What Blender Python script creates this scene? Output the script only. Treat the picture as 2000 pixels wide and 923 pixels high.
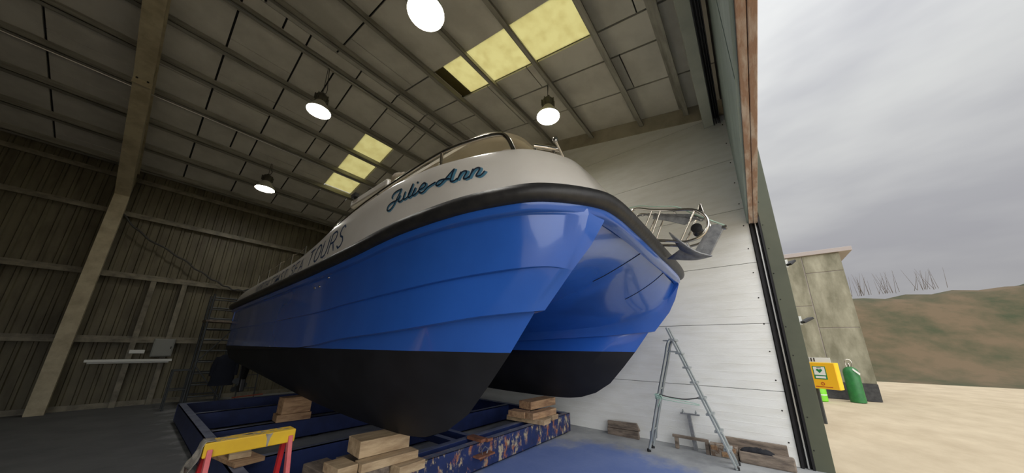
import bpy, math, random
from mathutils import Vector, Matrix
random.seed(7)
for o in list(bpy.data.objects): bpy.data.objects.remove(o)
scn = bpy.context.scene
COL = scn.collection

# ------------------------------------------------------------------ camera
EYE = Vector((0, 0, 1.56))
def camera():
    yaw, pit, rol = math.radians(51.148), math.radians(15.354), math.radians(.8343)
    f = Vector((math.sin(yaw)*math.cos(pit), math.cos(yaw)*math.cos(pit), math.sin(pit)))
    r = Vector((math.cos(yaw), -math.sin(yaw), 0)); u = r.cross(f)
    r2 = math.cos(rol)*r + math.sin(rol)*u; u2 = -math.sin(rol)*r + math.cos(rol)*u
    cd = bpy.data.cameras.new('camera'); co = bpy.data.objects.new('camera', cd); COL.objects.link(co)
    m = Matrix((r2, u2, -f)).transposed().to_4x4(); m.translation = EYE; co.matrix_world = m
    cd.sensor_fit = 'HORIZONTAL'; cd.sensor_width = 36; cd.lens = 576.5/2000*36
    cd.shift_y = (520.2-461.5)/2000; cd.clip_start = .05; cd.clip_end = 500
    scn.camera = co
camera()
scn.view_settings.view_transform = 'Standard'
scn.view_settings.look = 'None'
scn.view_settings.gamma = 1
scn.view_settings.use_curve_mapping = False
scn.view_settings.exposure = 0.42

# ------------------------------------------------------------------ world: overcast sky
SKY = .66
def world():
    w = bpy.data.worlds.new('overcast'); scn.world = w; w.use_nodes = True
    nt = w.node_tree; nt.nodes.clear()
    out = nt.nodes.new('ShaderNodeOutputWorld'); bg = nt.nodes.new('ShaderNodeBackground')
    tc = nt.nodes.new('ShaderNodeTexCoord'); sep = nt.nodes.new('ShaderNodeSeparateXYZ')
    nt.links.new(tc.outputs['Generated'], sep.inputs[0])
    # overcast luminance: brighter towards the zenith (1 + 2 sin el) / 3
    rp = nt.nodes.new('ShaderNodeValToRGB'); e = rp.color_ramp.elements
    e[0].position = 0; e[0].color = (.40, .395, .395, 1); e[1].position = 1; e[1].color = (1.25, 1.27, 1.28, 1)
    k = e.new(.22); k.color = (.50, .50, .515, 1); k = e.new(.5); k.color = (.72, .73, .735, 1)
    nt.links.new(sep.outputs[2], rp.inputs[0])
    mp = nt.nodes.new('ShaderNodeMapping'); mp.inputs['Scale'].default_value = (1.3, 1.3, 4.2)
    nt.links.new(tc.outputs['Generated'], mp.inputs[0])
    nz = nt.nodes.new('ShaderNodeTexNoise'); nz.inputs['Scale'].default_value = 2.1; nz.inputs['Detail'].default_value = 4
    nt.links.new(mp.outputs[0], nz.inputs[0])
    cr = nt.nodes.new('ShaderNodeValToRGB'); c = cr.color_ramp.elements
    c[0].position = .35; c[0].color = (.84, .84, .87, 1); c[1].position = .65; c[1].color = (1.08, 1.08, 1.07, 1)
    nt.links.new(nz.outputs[0], cr.inputs[0])
    mx = nt.nodes.new('ShaderNodeMix'); mx.data_type = 'RGBA'; mx.blend_type = 'MULTIPLY'; mx.inputs[0].default_value = 1
    nt.links.new(rp.outputs[0], mx.inputs[6]); nt.links.new(cr.outputs[0], mx.inputs[7])
    nt.links.new(mx.outputs[2], bg.inputs[0]); bg.inputs[1].default_value = SKY
    nt.links.new(bg.outputs[0], out.inputs[0])
world()
# added soft sun behind the camera: unseen fill brightening the hall through the door
def fill_sun():
    L = bpy.data.lights.new('fill_sun', 'SUN'); L.energy = 2.2; L.angle = math.radians(85); L.color = (1, .99, .97)
    o = bpy.data.objects.new('fill_sun', L); COL.objects.link(o)
    az, el = math.radians(42), math.radians(36)          # azimuth from -Y towards -X
    d = Vector((math.sin(az)*math.cos(el), math.cos(az)*math.cos(el), -math.sin(el)))
    o.rotation_euler = d.to_track_quat('-Z', 'Y').to_euler(); o.location = (-20, -25, 22)
fill_sun()

# ------------------------------------------------------------------ materials
def material(name, col, rough=.6, metal=0, var=None, vscale=3.0, vstretch=(1,1,1), bump=0, bscale=40, coat=0, vpos=(.4,.65), spec=None, detail=5, gen=False):
    """principled material; `var` second colour mixed in by noise"""
    m = bpy.data.materials.new(name); m.use_nodes = True; nt = m.node_tree
    b = nt.nodes['Principled BSDF']
    b.inputs['Base Color'].default_value = (*col, 1); b.inputs['Roughness'].default_value = rough; b.inputs['Metallic'].default_value = metal
    if coat: b.inputs['Coat Weight'].default_value = coat; b.inputs['Coat Roughness'].default_value = .06
    if spec is not None: b.inputs['Specular IOR Level'].default_value = spec
    tc = nt.nodes.new('ShaderNodeTexCoord'); mp = nt.nodes.new('ShaderNodeMapping'); mp.inputs['Scale'].default_value = vstretch
    nt.links.new(tc.outputs['Object'], mp.inputs[0])
    if var is not None:
        nz = nt.nodes.new('ShaderNodeTexNoise'); nz.inputs['Scale'].default_value = vscale; nz.inputs['Detail'].default_value = detail; nz.inputs['Roughness'].default_value = .62
        nt.links.new(mp.outputs[0], nz.inputs[0])
        rp = nt.nodes.new('ShaderNodeValToRGB'); e = rp.color_ramp.elements
        e[0].position = vpos[0]; e[0].color = (*col, 1); e[1].position = vpos[1]; e[1].color = (*var, 1)
        nt.links.new(nz.outputs[0], rp.inputs[0]); nt.links.new(rp.outputs[0], b.inputs['Base Color'])
        m['ramp'] = rp.name
    if bump:
        bz = nt.nodes.new('ShaderNodeTexNoise'); bz.inputs['Scale'].default_value = bscale; bz.inputs['Detail'].default_value = 6
        nt.links.new(mp.outputs[0], bz.inputs[0])
        bp = nt.nodes.new('ShaderNodeBump'); bp.inputs['Strength'].default_value = bump; bp.inputs['Distance'].default_value = .02
        nt.links.new(bz.outputs[0], bp.inputs['Height']); nt.links.new(bp.outputs[0], b.inputs['Normal'])
    return m
def lin(r, g, b):
    f = lambda c: (c/255/12.92 if c/255 <= .04045 else ((c/255+.055)/1.055)**2.4)
    return (f(r), f(g), f(b))
M = {}
M['panel'] = material('white_wall_panel', lin(238,239,236), .55, var=lin(226,226,220), vscale=1.6, vstretch=(1,1,5), bump=.12, bscale=30, vpos=(.42,.75))
M['panel_joint'] = material('panel_joint', lin(70,68,62), .8)
M['flash'] = material('cream_flashing', lin(186,180,160), .5, var=lin(160,152,132), vscale=2)
M['roof'] = material('roof_board', lin(214,212,204), .85, var=lin(196,194,186), vscale=1.4)
M['dark'] = material('roof_void', lin(40,40,40), .9)
M['purlin'] = material('galvanised_steel', lin(170,168,158), .5, metal=.3, var=lin(138,136,126), vscale=6, vstretch=(.3,2,2))
M['rafter'] = material('cream_painted_steel', lin(200,190,160), .5, var=lin(170,158,130), vscale=3)
M['clad'] = material('beige_cladding', lin(112,106,84), .55, var=lin(84,78,60), vscale=2.2, vstretch=(1.5,1,.4), bump=.05)
M['girt'] = material('cream_girt', lin(138,132,114), .5, var=lin(100,94,80), vscale=4)
M['floor_in'] = None
M['beam'] = material('grey_painted_header', lin(184,187,176), .55, var=lin(164,168,157), vscale=1.5)
M['track'] = material('black_track', lin(28,27,30), .45, metal=.3)
M['trackmetal'] = material('worn_track_steel', lin(190,190,188), .28, metal=.9)
M['door'] = material('grey_door_face', lin(150,166,162), .6, var=lin(128,144,140), vscale=2.5, vstretch=(.4,1,2))
M['brown'] = material('weathered_brown_board', lin(178,144,122), .75, var=lin(214,198,184), vscale=4, vstretch=(.6,3,3), bump=.25, vpos=(.45,.62))
M['green_jamb'] = material('dark_green_flashing', lin(84,88,72), .5, var=lin(74,78,64), vscale=1.2)
M['screw'] = material('screw_head', lin(50,50,46), .4, metal=.6)
M['white'] = material('white_gelcoat', lin(242,239,233), .22, coat=.4, var=lin(234,230,223), vscale=1.2)
M['cream'] = material('cream_gelcoat', lin(214,206,186), .35, var=lin(200,190,168), vscale=1.5)
M['rubber'] = material('black_rubber', lin(36,36,38), .45, var=lin(50,49,48), vscale=9, bump=.15, bscale=18)
M['navy'] = material('navy_letter', lin(16,38,62), .35)
M['teal'] = material('pale_blue_letter', lin(92,150,182), .35)
M['tourblue'] = material('blue_letter', lin(28,66,108), .35)
M['steel'] = material('stainless', lin(205,200,192), .18, metal=1)
M['galv'] = material('galvanised_anchor', lin(150,152,154), .42, metal=.4, var=lin(122,124,128), vscale=14, bump=.15)
M['glass'] = material('dark_glass', lin(24,28,32), .05)
M['blacko'] = material('black_plastic', lin(22,22,24), .4)
M['canvas'] = material('pale_canvas', lin(214,204,188), .85, var=lin(180,168,150), vscale=9, bump=.3)
M['alu'] = material('ladder_aluminium', lin(172,178,178), .4, metal=.5, var=lin(146,154,156), vscale=10, vstretch=(1,1,.3))
M['rope'] = material('pale_green_rope', lin(176,205,190), .8)
M['cord'] = material('grey_cord', lin(70,70,68), .7)
M['wood'] = material('sawn_timber', lin(196,172,138), .75, var=lin(154,130,100), vscale=5, vstretch=(.5,2.5,2.5), bump=.25)
M['wood2'] = material('oiled_timber', lin(180,146,110), .75, var=lin(132,100,74), vscale=6, vstretch=(.6,3,3), bump=.25)
M['wood3'] = material('grey_timber', lin(138,124,110), .8, var=lin(92,82,74), vscale=7, vstretch=(2,.6,3), bump=.3)
M['yellow'] = material('yellow_paint', lin(236,196,42), .45, var=lin(222,178,40), vscale=3)
M['red'] = material('red_paint', lin(206,42,48), .5, var=lin(184,34,42), vscale=4)
M['pinkred'] = material('faded_red_paint', lin(220,112,114), .55, var=lin(206,84,90), vscale=5)
M['rag'] = material('grey_rag', lin(160,154,142), .9, var=lin(110,105,98), vscale=12)
M['blackcloth'] = material('black_cloth', lin(32,33,38), .95, bump=.4, bscale=30)
M['jacket'] = material('navy_jacket', lin(20,26,40), .9, bump=.3, bscale=14)
M['scaf'] = material('dull_scaffold_tube', lin(74,78,80), .5, metal=.4)
M['box'] = material('grey_enclosure', lin(140,142,136), .5)
M['render'] = material('stained_render', lin(120,117,98), .9, var=lin(172,168,148), vscale=1.5, vstretch=(1,1.6,.6), bump=.3, bscale=8, vpos=(.36,.7), detail=12)
M['plinth'] = material('black_plinth', lin(58,58,60), .85, var=lin(76,76,76), vscale=6)
M['fascia'] = material('pale_fascia', lin(176,166,162), .6)
M['cylgreen'] = material('green_cylinder_paint', lin(46,120,62), .4, var=lin(40,104,56), vscale=8)
M['lime'] = material('lime_cylinder_paint', lin(120,206,44), .45)
M['aed'] = material('yellow_cabinet_paint', lin(242,186,40), .4)
M['aed2'] = material('bright_yellow_edge', lin(244,206,30), .4)
M['sgreen'] = material('sign_green', lin(30,128,72), .5)
M['swhite'] = material('sign_white', lin(230,232,228), .5)
M['sdark'] = material('sign_dark', lin(60,50,46), .5)
M['sred'] = material('sign_red', lin(178,70,34), .5)
M['gravel'] = material('beige_gravel', lin(206,190,162), .95, var=lin(182,165,138), vscale=1.0, vstretch=(.9,1.5,1), bump=.25, bscale=14, vpos=(.32,.75), detail=10)
M['hill'] = material('brown_hillside', lin(106,90,68), .95, var=lin(62,68,44), vscale=.35, bump=.5, bscale=3, detail=9)
M['twig'] = material('bare_twigs', lin(108,96,84), .9)
M['block'] = material('concrete_block', lin(150,140,128), .9, var=lin(112,92,76), vscale=8, bump=.3, vpos=(.48,.56))
M['hose'] = material('orange_tube', lin(150,70,50), .6)

def hull_mat():
    m = material('blue_topsides', lin(46,100,196), .2, coat=.6, var=lin(42,92,184), vscale=.8)
    nt = m.node_tree; b = nt.nodes['Principled BSDF']
    tc = nt.nodes.new('ShaderNodeTexCoord'); sp = nt.nodes.new('ShaderNodeSeparateXYZ'); nt.links.new(tc.outputs['Object'], sp.inputs[0])
    nz = nt.nodes.new('ShaderNodeTexNoise'); nz.inputs['Scale'].default_value = 1.3; nt.links.new(tc.outputs['Object'], nz.inputs[0])
    ma = nt.nodes.new('ShaderNodeMath'); ma.operation = 'MULTIPLY_ADD'; ma.inputs[1].default_value = .012; nt.links.new(nz.outputs[0], ma.inputs[0]); nt.links.new(sp.outputs[2], ma.inputs[2])
    gt = nt.nodes.new('ShaderNodeMath'); gt.operation = 'GREATER_THAN'; gt.inputs[1].default_value = 1.525; nt.links.new(ma.outputs[0], gt.inputs[0])
    n2 = nt.nodes.new('ShaderNodeTexNoise'); n2.inputs['Scale'].default_value = 2.2; n2.inputs['Detail'].default_value = 6; nt.links.new(tc.outputs['Object'], n2.inputs[0])
    r2 = nt.nodes.new('ShaderNodeValToRGB'); e = r2.color_ramp.elements; e[0].position = .4; e[0].color = (*lin(17,18,24),1); e[1].position = .7; e[1].color = (*lin(29,30,36),1)
    nt.links.new(n2.outputs[0], r2.inputs[0])
    mx = nt.nodes.new('ShaderNodeMix'); mx.data_type = 'RGBA'
    nt.links.new(gt.outputs[0], mx.inputs[0]); nt.links.new(r2.outputs[0], mx.inputs[6]); nt.links.new(nt.nodes[m['ramp']].outputs[0], mx.inputs[7])
    nt.links.new(mx.outputs[2], b.inputs['Base Color'])
    mr = nt.nodes.new('ShaderNodeMapRange'); mr.inputs['To Min'].default_value = .62; mr.inputs['To Max'].default_value = .2; nt.links.new(gt.outputs[0], mr.inputs[0]); nt.links.new(mr.outputs[0], b.inputs['Roughness'])
    mc = nt.nodes.new('ShaderNodeMath'); mc.operation = 'MULTIPLY'; mc.inputs[1].default_value = .6; nt.links.new(gt.outputs[0], mc.inputs[0]); nt.links.new(mc.outputs[0], b.inputs['Coat Weight'])
    return m
M['hull'] = hull_mat()

def cradle_mat(name, rust):
    m = material(name, lin(36,50,96), .45, var=lin(28,40,78), vscale=5)
    nt = m.node_tree; b = nt.nodes['Principled BSDF']; tc = nt.nodes.new('ShaderNodeTexCoord')
    mp = nt.nodes.new('ShaderNodeMapping'); mp.inputs['Scale'].default_value = (2.4, 2.4, 1.2); nt.links.new(tc.outputs['Object'], mp.inputs[0])
    nz = nt.nodes.new('ShaderNodeTexNoise'); nz.inputs['Scale'].default_value = 2.6; nz.inputs['Detail'].default_value = 12; nz.inputs['Roughness'].default_value = .78; nt.links.new(mp.outputs[0], nz.inputs[0])
    rp = nt.nodes.new('ShaderNodeValToRGB'); e = rp.color_ramp.elements
    e[0].position = rust; e[0].color = (0,0,0,1); e[1].position = rust+.05; e[1].color = (1,1,1,1); nt.links.new(nz.outputs[0], rp.inputs[0])
    n2 = nt.nodes.new('ShaderNodeTexNoise'); n2.inputs['Scale'].default_value = 7; n2.inputs['Detail'].default_value = 8; nt.links.new(tc.outputs['Object'], n2.inputs[0])
    r2 = nt.nodes.new('ShaderNodeValToRGB'); e = r2.color_ramp.elements; e[0].position = .42; e[0].color = (*lin(156,96,62),1); e[1].position = .56; e[1].color = (*lin(178,164,134),1); nt.links.new(n2.outputs[0], r2.inputs[0])
    mx = nt.nodes.new('ShaderNodeMix'); mx.data_type = 'RGBA'; nt.links.new(rp.outputs[0], mx.inputs[0]); nt.links.new(nt.nodes[m['ramp']].outputs[0], mx.inputs[6]); nt.links.new(r2.outputs[0], mx.inputs[7])
    ge = nt.nodes.new('ShaderNodeNewGeometry'); sp = nt.nodes.new('ShaderNodeSeparateXYZ'); nt.links.new(ge.outputs['True Normal'], sp.inputs[0])
    up = nt.nodes.new('ShaderNodeMath'); up.operation = 'GREATER_THAN'; up.inputs[1].default_value = .8; nt.links.new(sp.outputs[2], up.inputs[0])
    am = nt.nodes.new('ShaderNodeMath'); am.operation = 'MULTIPLY'; nt.links.new(up.outputs[0], am.inputs[0]); nt.links.new(n2.outputs[0], am.inputs[1])
    du = nt.nodes.new('ShaderNodeMix'); du.data_type = 'RGBA'; nt.links.new(am.outputs[0], du.inputs[0]); nt.links.new(mx.outputs[2], du.inputs[6]); du.inputs[7].default_value = (*lin(150,156,170), 1)   # settled sanding dust
    nt.links.new(du.outputs[2], b.inputs['Base Color'])
    return m
M['cradle'] = cradle_mat('blue_steel_cradle', .66)
M['cradle_rusty'] = cradle_mat('flaking_blue_steel', .515)
M['rust'] = material('rusty_steel', lin(142,92,68), .75, var=lin(98,66,52), vscale=12)

def floor_mat():
    m = material('concrete_floor', lin(172,174,174), .8, var=lin(142,144,146), vscale=1.6, bump=.2, bscale=14, detail=9, vpos=(.38,.66))
    nt = m.node_tree; b = nt.nodes['Principled BSDF']; tc = nt.nodes.new('ShaderNodeTexCoord')
    # blue paint overspray: an irregular patch in front of the cradle
    sub = nt.nodes.new('ShaderNodeVectorMath'); sub.operation = 'SUBTRACT'; sub.inputs[1].default_value = (3.95, 2.0, 0); nt.links.new(tc.outputs['Object'], sub.inputs[0])
    sc = nt.nodes.new('ShaderNodeVectorMath'); sc.operation = 'MULTIPLY'; sc.inputs[1].default_value = (.78, .72, 0); nt.links.new(sub.outputs[0], sc.inputs[0])
    ln = nt.nodes.new('ShaderNodeVectorMath'); ln.operation = 'LENGTH'; nt.links.new(sc.outputs[0], ln.inputs[0])
    nz = nt.nodes.new('ShaderNodeTexNoise'); nz.inputs['Scale'].default_value = 2.4; nz.inputs['Detail'].default_value = 9; nz.inputs['Roughness'].default_value = .65; nt.links.new(tc.outputs['Object'], nz.inputs[0])
    ad = nt.nodes.new('ShaderNodeMath'); ad.operation = 'MULTIPLY_ADD'; ad.inputs[1].default_value = 1.1; nt.links.new(nz.outputs[0], ad.inputs[0]); nt.links.new(ln.outputs['Value'], ad.inputs[2])
    rp = nt.nodes.new('ShaderNodeValToRGB'); e = rp.color_ramp.elements; e[0].position = .70; e[0].color = (.74,.74,.74,1); e[1].position = .92; e[1].color = (0,0,0,1)
    mr = nt.nodes.new('ShaderNodeMath'); mr.operation = 'MULTIPLY'; mr.inputs[1].default_value = .5; nt.links.new(ad.outputs[0], mr.inputs[0]); nt.links.new(mr.outputs[0], rp.inputs[0])
    mx = nt.nodes.new('ShaderNodeMix'); mx.data_type = 'RGBA'; nt.links.new(rp.outputs[0], mx.inputs[0]); nt.links.new(nt.nodes[m['ramp']].outputs[0], mx.inputs[6]); mx.inputs[7].default_value = (*lin(78,112,184),1)
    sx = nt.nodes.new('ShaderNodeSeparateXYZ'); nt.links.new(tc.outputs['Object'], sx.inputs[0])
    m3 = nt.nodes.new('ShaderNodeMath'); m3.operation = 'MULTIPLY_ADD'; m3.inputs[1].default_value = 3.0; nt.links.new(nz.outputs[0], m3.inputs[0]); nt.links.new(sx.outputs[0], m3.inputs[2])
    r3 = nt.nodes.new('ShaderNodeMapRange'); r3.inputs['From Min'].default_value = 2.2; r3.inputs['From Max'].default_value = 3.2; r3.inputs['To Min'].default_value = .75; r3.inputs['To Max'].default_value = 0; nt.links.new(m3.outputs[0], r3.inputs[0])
    shade_mix = nt.nodes.new('ShaderNodeMix'); shade_mix.data_type = 'RGBA'; nt.links.new(r3.outputs[0], shade_mix.inputs[0]); nt.links.new(mx.outputs[2], shade_mix.inputs[6]); shade_mix.inputs[7].default_value = (*lin(62,64,66), 1)  # shade painted into the floor colour, darker towards the left of the hall
    nt.links.new(shade_mix.outputs[2], b.inputs['Base Color'])
    return m
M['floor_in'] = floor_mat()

def sky_pane():
    m = bpy.data.materials.new('yellowed_grp_rooflight'); m.use_nodes = True; nt = m.node_tree; nt.nodes.clear()
    out = nt.nodes.new('ShaderNodeOutputMaterial'); tr = nt.nodes.new('ShaderNodeBsdfTranslucent'); df = nt.nodes.new('ShaderNodeBsdfDiffuse'); mx = nt.nodes.new('ShaderNodeMixShader')
    tc = nt.nodes.new('ShaderNodeTexCoord'); nz = nt.nodes.new('ShaderNodeTexNoise'); nz.inputs['Scale'].default_value = 5; nz.inputs['Detail'].default_value = 6; nt.links.new(tc.outputs['Object'], nz.inputs[0])
    rp = nt.nodes.new('ShaderNodeValToRGB'); e = rp.color_ramp.elements; e[0].position = .35; e[0].color = (.70,.65,.40,1); e[1].position = .6; e[1].color = (.76,.72,.46,1)
    nt.links.new(nz.outputs[0], rp.inputs[0]); nt.links.new(rp.outputs[0], tr.inputs[0]); df.inputs[0].default_value = (.6,.55,.3,1)
    mx.inputs[0].default_value = .1; nt.links.new(tr.outputs[0], mx.inputs[1]); nt.links.new(df.outputs[0], mx.inputs[2]); nt.links.new(mx.outputs[0], out.inputs[0])
    return m
M['skypane'] = sky_pane()
def emit(name, col, s):
    m = bpy.data.materials.new(name); m.use_nodes = True; b = m.node_tree.nodes['Principled BSDF']
    b.inputs['Base Color'].default_value = (.8,.8,.8,1); b.inputs['Emission Color'].default_value = (*col,1); b.inputs['Emission Strength'].default_value = s
    return m
LAMP = 40.0
M['lampglow'] = emit('lit_lamp_lens', (1, .96, .89), LAMP)
M['reflector'] = material('lamp_reflector', lin(210,208,196), .35, metal=.3)
M['lamphouse'] = material('lamp_housing', lin(92,90,80), .5, metal=.3)

# ------------------------------------------------------------------ mesh helpers
class MB:
    def __init__(s): s.v = []; s.f = []
    def add(s, vs, fs):
        n = len(s.v); s.v += [tuple(v) for v in vs]; s.f += [tuple(i+n for i in f) for f in fs]; return s
    def box(s, x0, x1, y0, y1, z0, z1, mat=None):
        vs = [Vector((x, y, z)) for z in (z0, z1) for y in (y0, y1) for x in (x0, x1)]
        if mat is not None: vs = [mat @ v for v in vs]
        return s.add(vs, [(0,2,3,1), (4,5,7,6), (0,1,5,4), (2,6,7,3), (0,4,6,2), (1,3,7,5)])
    def bar(s, a, b, w, h, up=(0,0,1)):
        a, b = Vector(a), Vector(b); d = (b-a).normalized(); u = Vector(up)
        if abs(d.dot(u)) > .99: u = Vector((1,0,0))
        x = d.cross(u).normalized(); y = x.cross(d)
        vs = [p + sx*w/2*x + sy*h/2*y for p in (a, b) for sx, sy in ((-1,-1),(1,-1),(1,1),(-1,1))]
        return s.add(vs, [(3,2,1,0), (4,5,6,7), (0,1,5,4), (1,2,6,5), (2,3,7,6), (3,0,4,7)])
    def tube(s, pts, r, n=8, cap=True, closed=False):
        pts = [Vector(p) for p in pts]; N = len(pts); rs = r if isinstance(r, (list, tuple)) else [r]*N
        ref = None; base = len(s.v)
        for i, p in enumerate(pts):
            if closed: d = pts[(i+1) % N] - pts[i-1]
            else: d = pts[min(i+1, N-1)] - pts[max(i-1, 0)]
            if d.length < 1e-9: d = Vector((0,0,1))
            d.normalize()
            if ref is None: ref = Vector((0,0,1)) if abs(d.z) < .9 else Vector((1,0,0))
            x = (ref - d*ref.dot(d)).normalized(); ref = x; y = d.cross(x)
            for k in range(n):
                a = 2*math.pi*k/n; s.v.append(tuple(p + rs[i]*(math.cos(a)*x + math.sin(a)*y)))
        for i in range(N if closed else N-1):
            j = (i+1) % N
            for k in range(n):
                k2 = (k+1) % n; s.f.append((base+i*n+k, base+i*n+k2, base+j*n+k2, base+j*n+k))
        if cap and not closed:
            s.f.append(tuple(base+k for k in range(n))[::-1]); s.f.append(tuple(base+(N-1)*n+k for k in range(n)))
        return s
    def lathe(s, prof, c=(0,0,0), n=20, axis=None):
        base = len(s.v); c = Vector(c); R = Vector((0,0,1)).rotation_difference(Vector(axis)).to_matrix() if axis is not None else Matrix.Identity(3)
        for r, z in prof:
            for k in range(n):
                a = 2*math.pi*k/n; s.v.append(tuple(c + R @ Vector((r*math.cos(a), r*math.sin(a), z))))
        for i in range(len(prof)-1):
            for k in range(n):
                k2 = (k+1) % n; s.f.append((base+i*n+k, base+i*n+k2, base+(i+1)*n+k2, base+(i+1)*n+k))
        s.f.append(tuple(base+k for k in range(n))[::-1]); s.f.append(tuple(base+(len(prof)-1)*n+k for k in range(n)))
        return s
    def loft(s, rows, flip=False):
        base = len(s.v); N = len(rows[0])
        for r in rows: s.v += [tuple(p) for p in r]
        for i in range(len(rows)-1):
            for k in range(N-1):
                q = (base+i*N+k, base+i*N+k+1, base+(i+1)*N+k+1, base+(i+1)*N+k)
                s.f.append(q[::-1] if flip else q)
        return s
    def prism(s, poly, fn0, fn1):
        n = len(poly); base = len(s.v)
        s.v += [tuple(fn0(*p)) for p in poly] + [tuple(fn1(*p)) for p in poly]
        s.f.append(tuple(base+i for i in range(n))[::-1]); s.f.append(tuple(base+n+i for i in range(n)))
        for i in range(n):
            j = (i+1) % n; s.f.append((base+i, base+j, base+n+j, base+n+i))
        return s
    def build(s, name, mat, parent=None, smooth=None, bevel=0, solid=0, fixn=True):
        me = bpy.data.meshes.new(name); me.from_pydata(s.v, [], s.f); me.validate(); me.update()
        if fixn:
            import bmesh
            bm = bmesh.new(); bm.from_mesh(me); bmesh.ops.recalc_face_normals(bm, faces=bm.faces); bm.to_mesh(me); bm.free()
        mat = mat if isinstance(mat, (list, tuple)) else [mat]
        for mm in mat: me.materials.append(mm)
        if smooth:
            for p in me.polygons: p.use_smooth = True
            me.set_sharp_from_angle(angle=math.radians(smooth))
        o = bpy.data.objects.new(name, me); COL.objects.link(o)
        if parent is not None:
            o.parent = parent; o.matrix_parent_inverse = Matrix.Translation(parent.location).inverted() if parent.type == 'EMPTY' else Matrix.Identity(4)
        if solid:
            md = o.modifiers.new('solidify', 'SOLIDIFY'); md.thickness = solid; md.offset = -1
        if bevel:
            md = o.modifiers.new('bevel', 'BEVEL'); md.width = bevel; md.segments = 2; md.limit_method = 'ANGLE'; md.angle_limit = math.radians(40)
        return o
def tag(o, label=None, cat=None, group=None, kind=None):
    if label: o['label'] = label
    if cat: o['category'] = cat
    if group: o['group'] = group
    if kind: o['kind'] = kind
    return o
def thing(name, loc, label, cat, group=None):
    o = bpy.data.objects.new(name, None); COL.objects.link(o); o.location = loc; o.empty_display_size = .1
    return tag(o, label, cat, group)
def struct(o): o['kind'] = 'structure'; return o
def curve(P, n):
    """Catmull-Rom through P resampled by index into n points"""
    P = [Vector(p) for p in P]; N = len(P); out = []
    for k in range(n):
        s = (N-1)*k/(n-1); i = min(int(s), N-2); f = s-i
        g = lambda j: P[j] if 0 <= j < N else (2*P[0]-P[1] if j < 0 else 2*P[-1]-P[-2])
        a, b, c, d = g(i-1), g(i), g(i+1), g(i+2)
        out.append(.5*(2*b+(c-a)*f+(2*a-5*b+4*c-d)*f*f+(3*b-a-3*c+d)*f**3))
    return out

# ================================================================== THE SETTING
XW = 6.22          # inner face of the white wall
YF = 12.75         # far wall
XL = -7.5          # left gable
RIDGE = 6.2
def roofz(y): return 6.36+.22*y if y <= RIDGE else 6.36+.22*RIDGE-.235*(y-RIDGE)

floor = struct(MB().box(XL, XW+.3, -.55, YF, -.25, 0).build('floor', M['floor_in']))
ground = struct(MB().box(-60, 120, -90, -.55, -.30, -.012).box(XW+.3, 120, -.55, 60, -.30, -.012).build('ground', M['gravel']))

# --- white panel wall on the right
wall_right = struct(MB().box(XW+.012, XW+.20, -.23, YF+.1, 0, 6.2).build('wall_right', M['panel_joint']))
levels = [0, .985, 1.99, 2.99, 3.98, 4.98, 5.98]
for i in range(len(levels)):
    z0 = levels[i]+.004; z1 = (levels[i+1]-.004) if i+1 < len(levels) else None
    b = MB()
    if z1: 
        b.box(XW, XW+.03, -.22, YF, z0, z1)
        for k in range(1, 8):                                    # shallow micro ribs pressed into each panel
            zz = z0+(z1-z0)*k/8; b.box(XW-.0022, XW, -.22, YF, zz-.004, zz+.004)
    else:                                                       # gable piece follows the roof slope
        poly = [(-.22, z0), (YF, z0), (YF, roofz(YF)), (RIDGE, roofz(RIDGE)), (-.22, roofz(-.22))]
        b.prism(poly, lambda y, z: (XW, y, z), lambda y, z: (XW+.03, y, z))
    b.build('wall_panel', M['panel'], wall_right, bevel=.003)
b = MB()
for k in range(14):
    z = .3+k*.42
    b.lathe([(.011, 0), (.009, .006), (.001, .008)], (XW, -.15, z), 8, axis=(-1,0,0))
b.build('screw', M['screw'], wall_right, smooth=40)['kind'] = 'stuff'
# sloped flashing under the roof along the white wall
t = MB()
poly = [(-.22, roofz(-.22)-.36), (RIDGE, roofz(RIDGE)-.36), (YF, roofz(YF)-.36), (YF, roofz(YF)), (RIDGE, roofz(RIDGE)), (-.22, roofz(-.22))]
t.prism(poly, lambda y, z: (XW-.018, y, z), lambda y, z: (XW-.001, y, z))
struct(t.build('trim_1', M['flash']))

# --- far wall of profiled sheets on girts
wall_far = struct(MB().box(XL, XW+.2, YF+.03, YF+.12, 0, 6.25).build('wall_far', M['dark']))
W = 1.0; x = XL; sheet = None
while x < XW-.05:
    w = min(W, XW-x)
    b = MB(); prof = []
    n = 5; pitch = w/n
    for k in range(n):                                          # box-profile sheet: flats with raised ribs
        p = x+k*pitch
        prof += [(p, YF), (p+pitch*.62, YF), (p+pitch*.70, YF-.03), (p+pitch*.92, YF-.03), (p+pitch, YF)]
    lo = [Vector((a, c, .02)) for a, c in prof]; hi = [Vector((a, c, 6.2)) for a, c in prof]
    b.loft([lo, hi]); b.build('cladding_sheet', M['clad'], wall_far, solid=.002)
    x += W
def girt(z, x0=XL, x1=XW-.02):
    b = MB(); b.box(x0, x1, YF-.17, YF-.035, z-.012, z+.012); b.box(x0, x1, YF-.17, YF-.15, z-.07, z-.012); b.box(x0, x1, YF-.05, YF-.035, z-.012, z+.09)
    b.build('girt', M['girt'], wall_far)
for z in (4.87, 3.24, 1.62, 5.86): girt(z)
for px in (.04, .62, -2.2, -4.4, 4.0): MB().box(px-.05, px+.05, YF-.16, YF-.04, 0, 3.18).build('post', M['girt'], wall_far)
MB().box(XL, XW, YF-.06, YF-.032, 0, .12).build('base_rail', M['girt'], wall_far)

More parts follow.
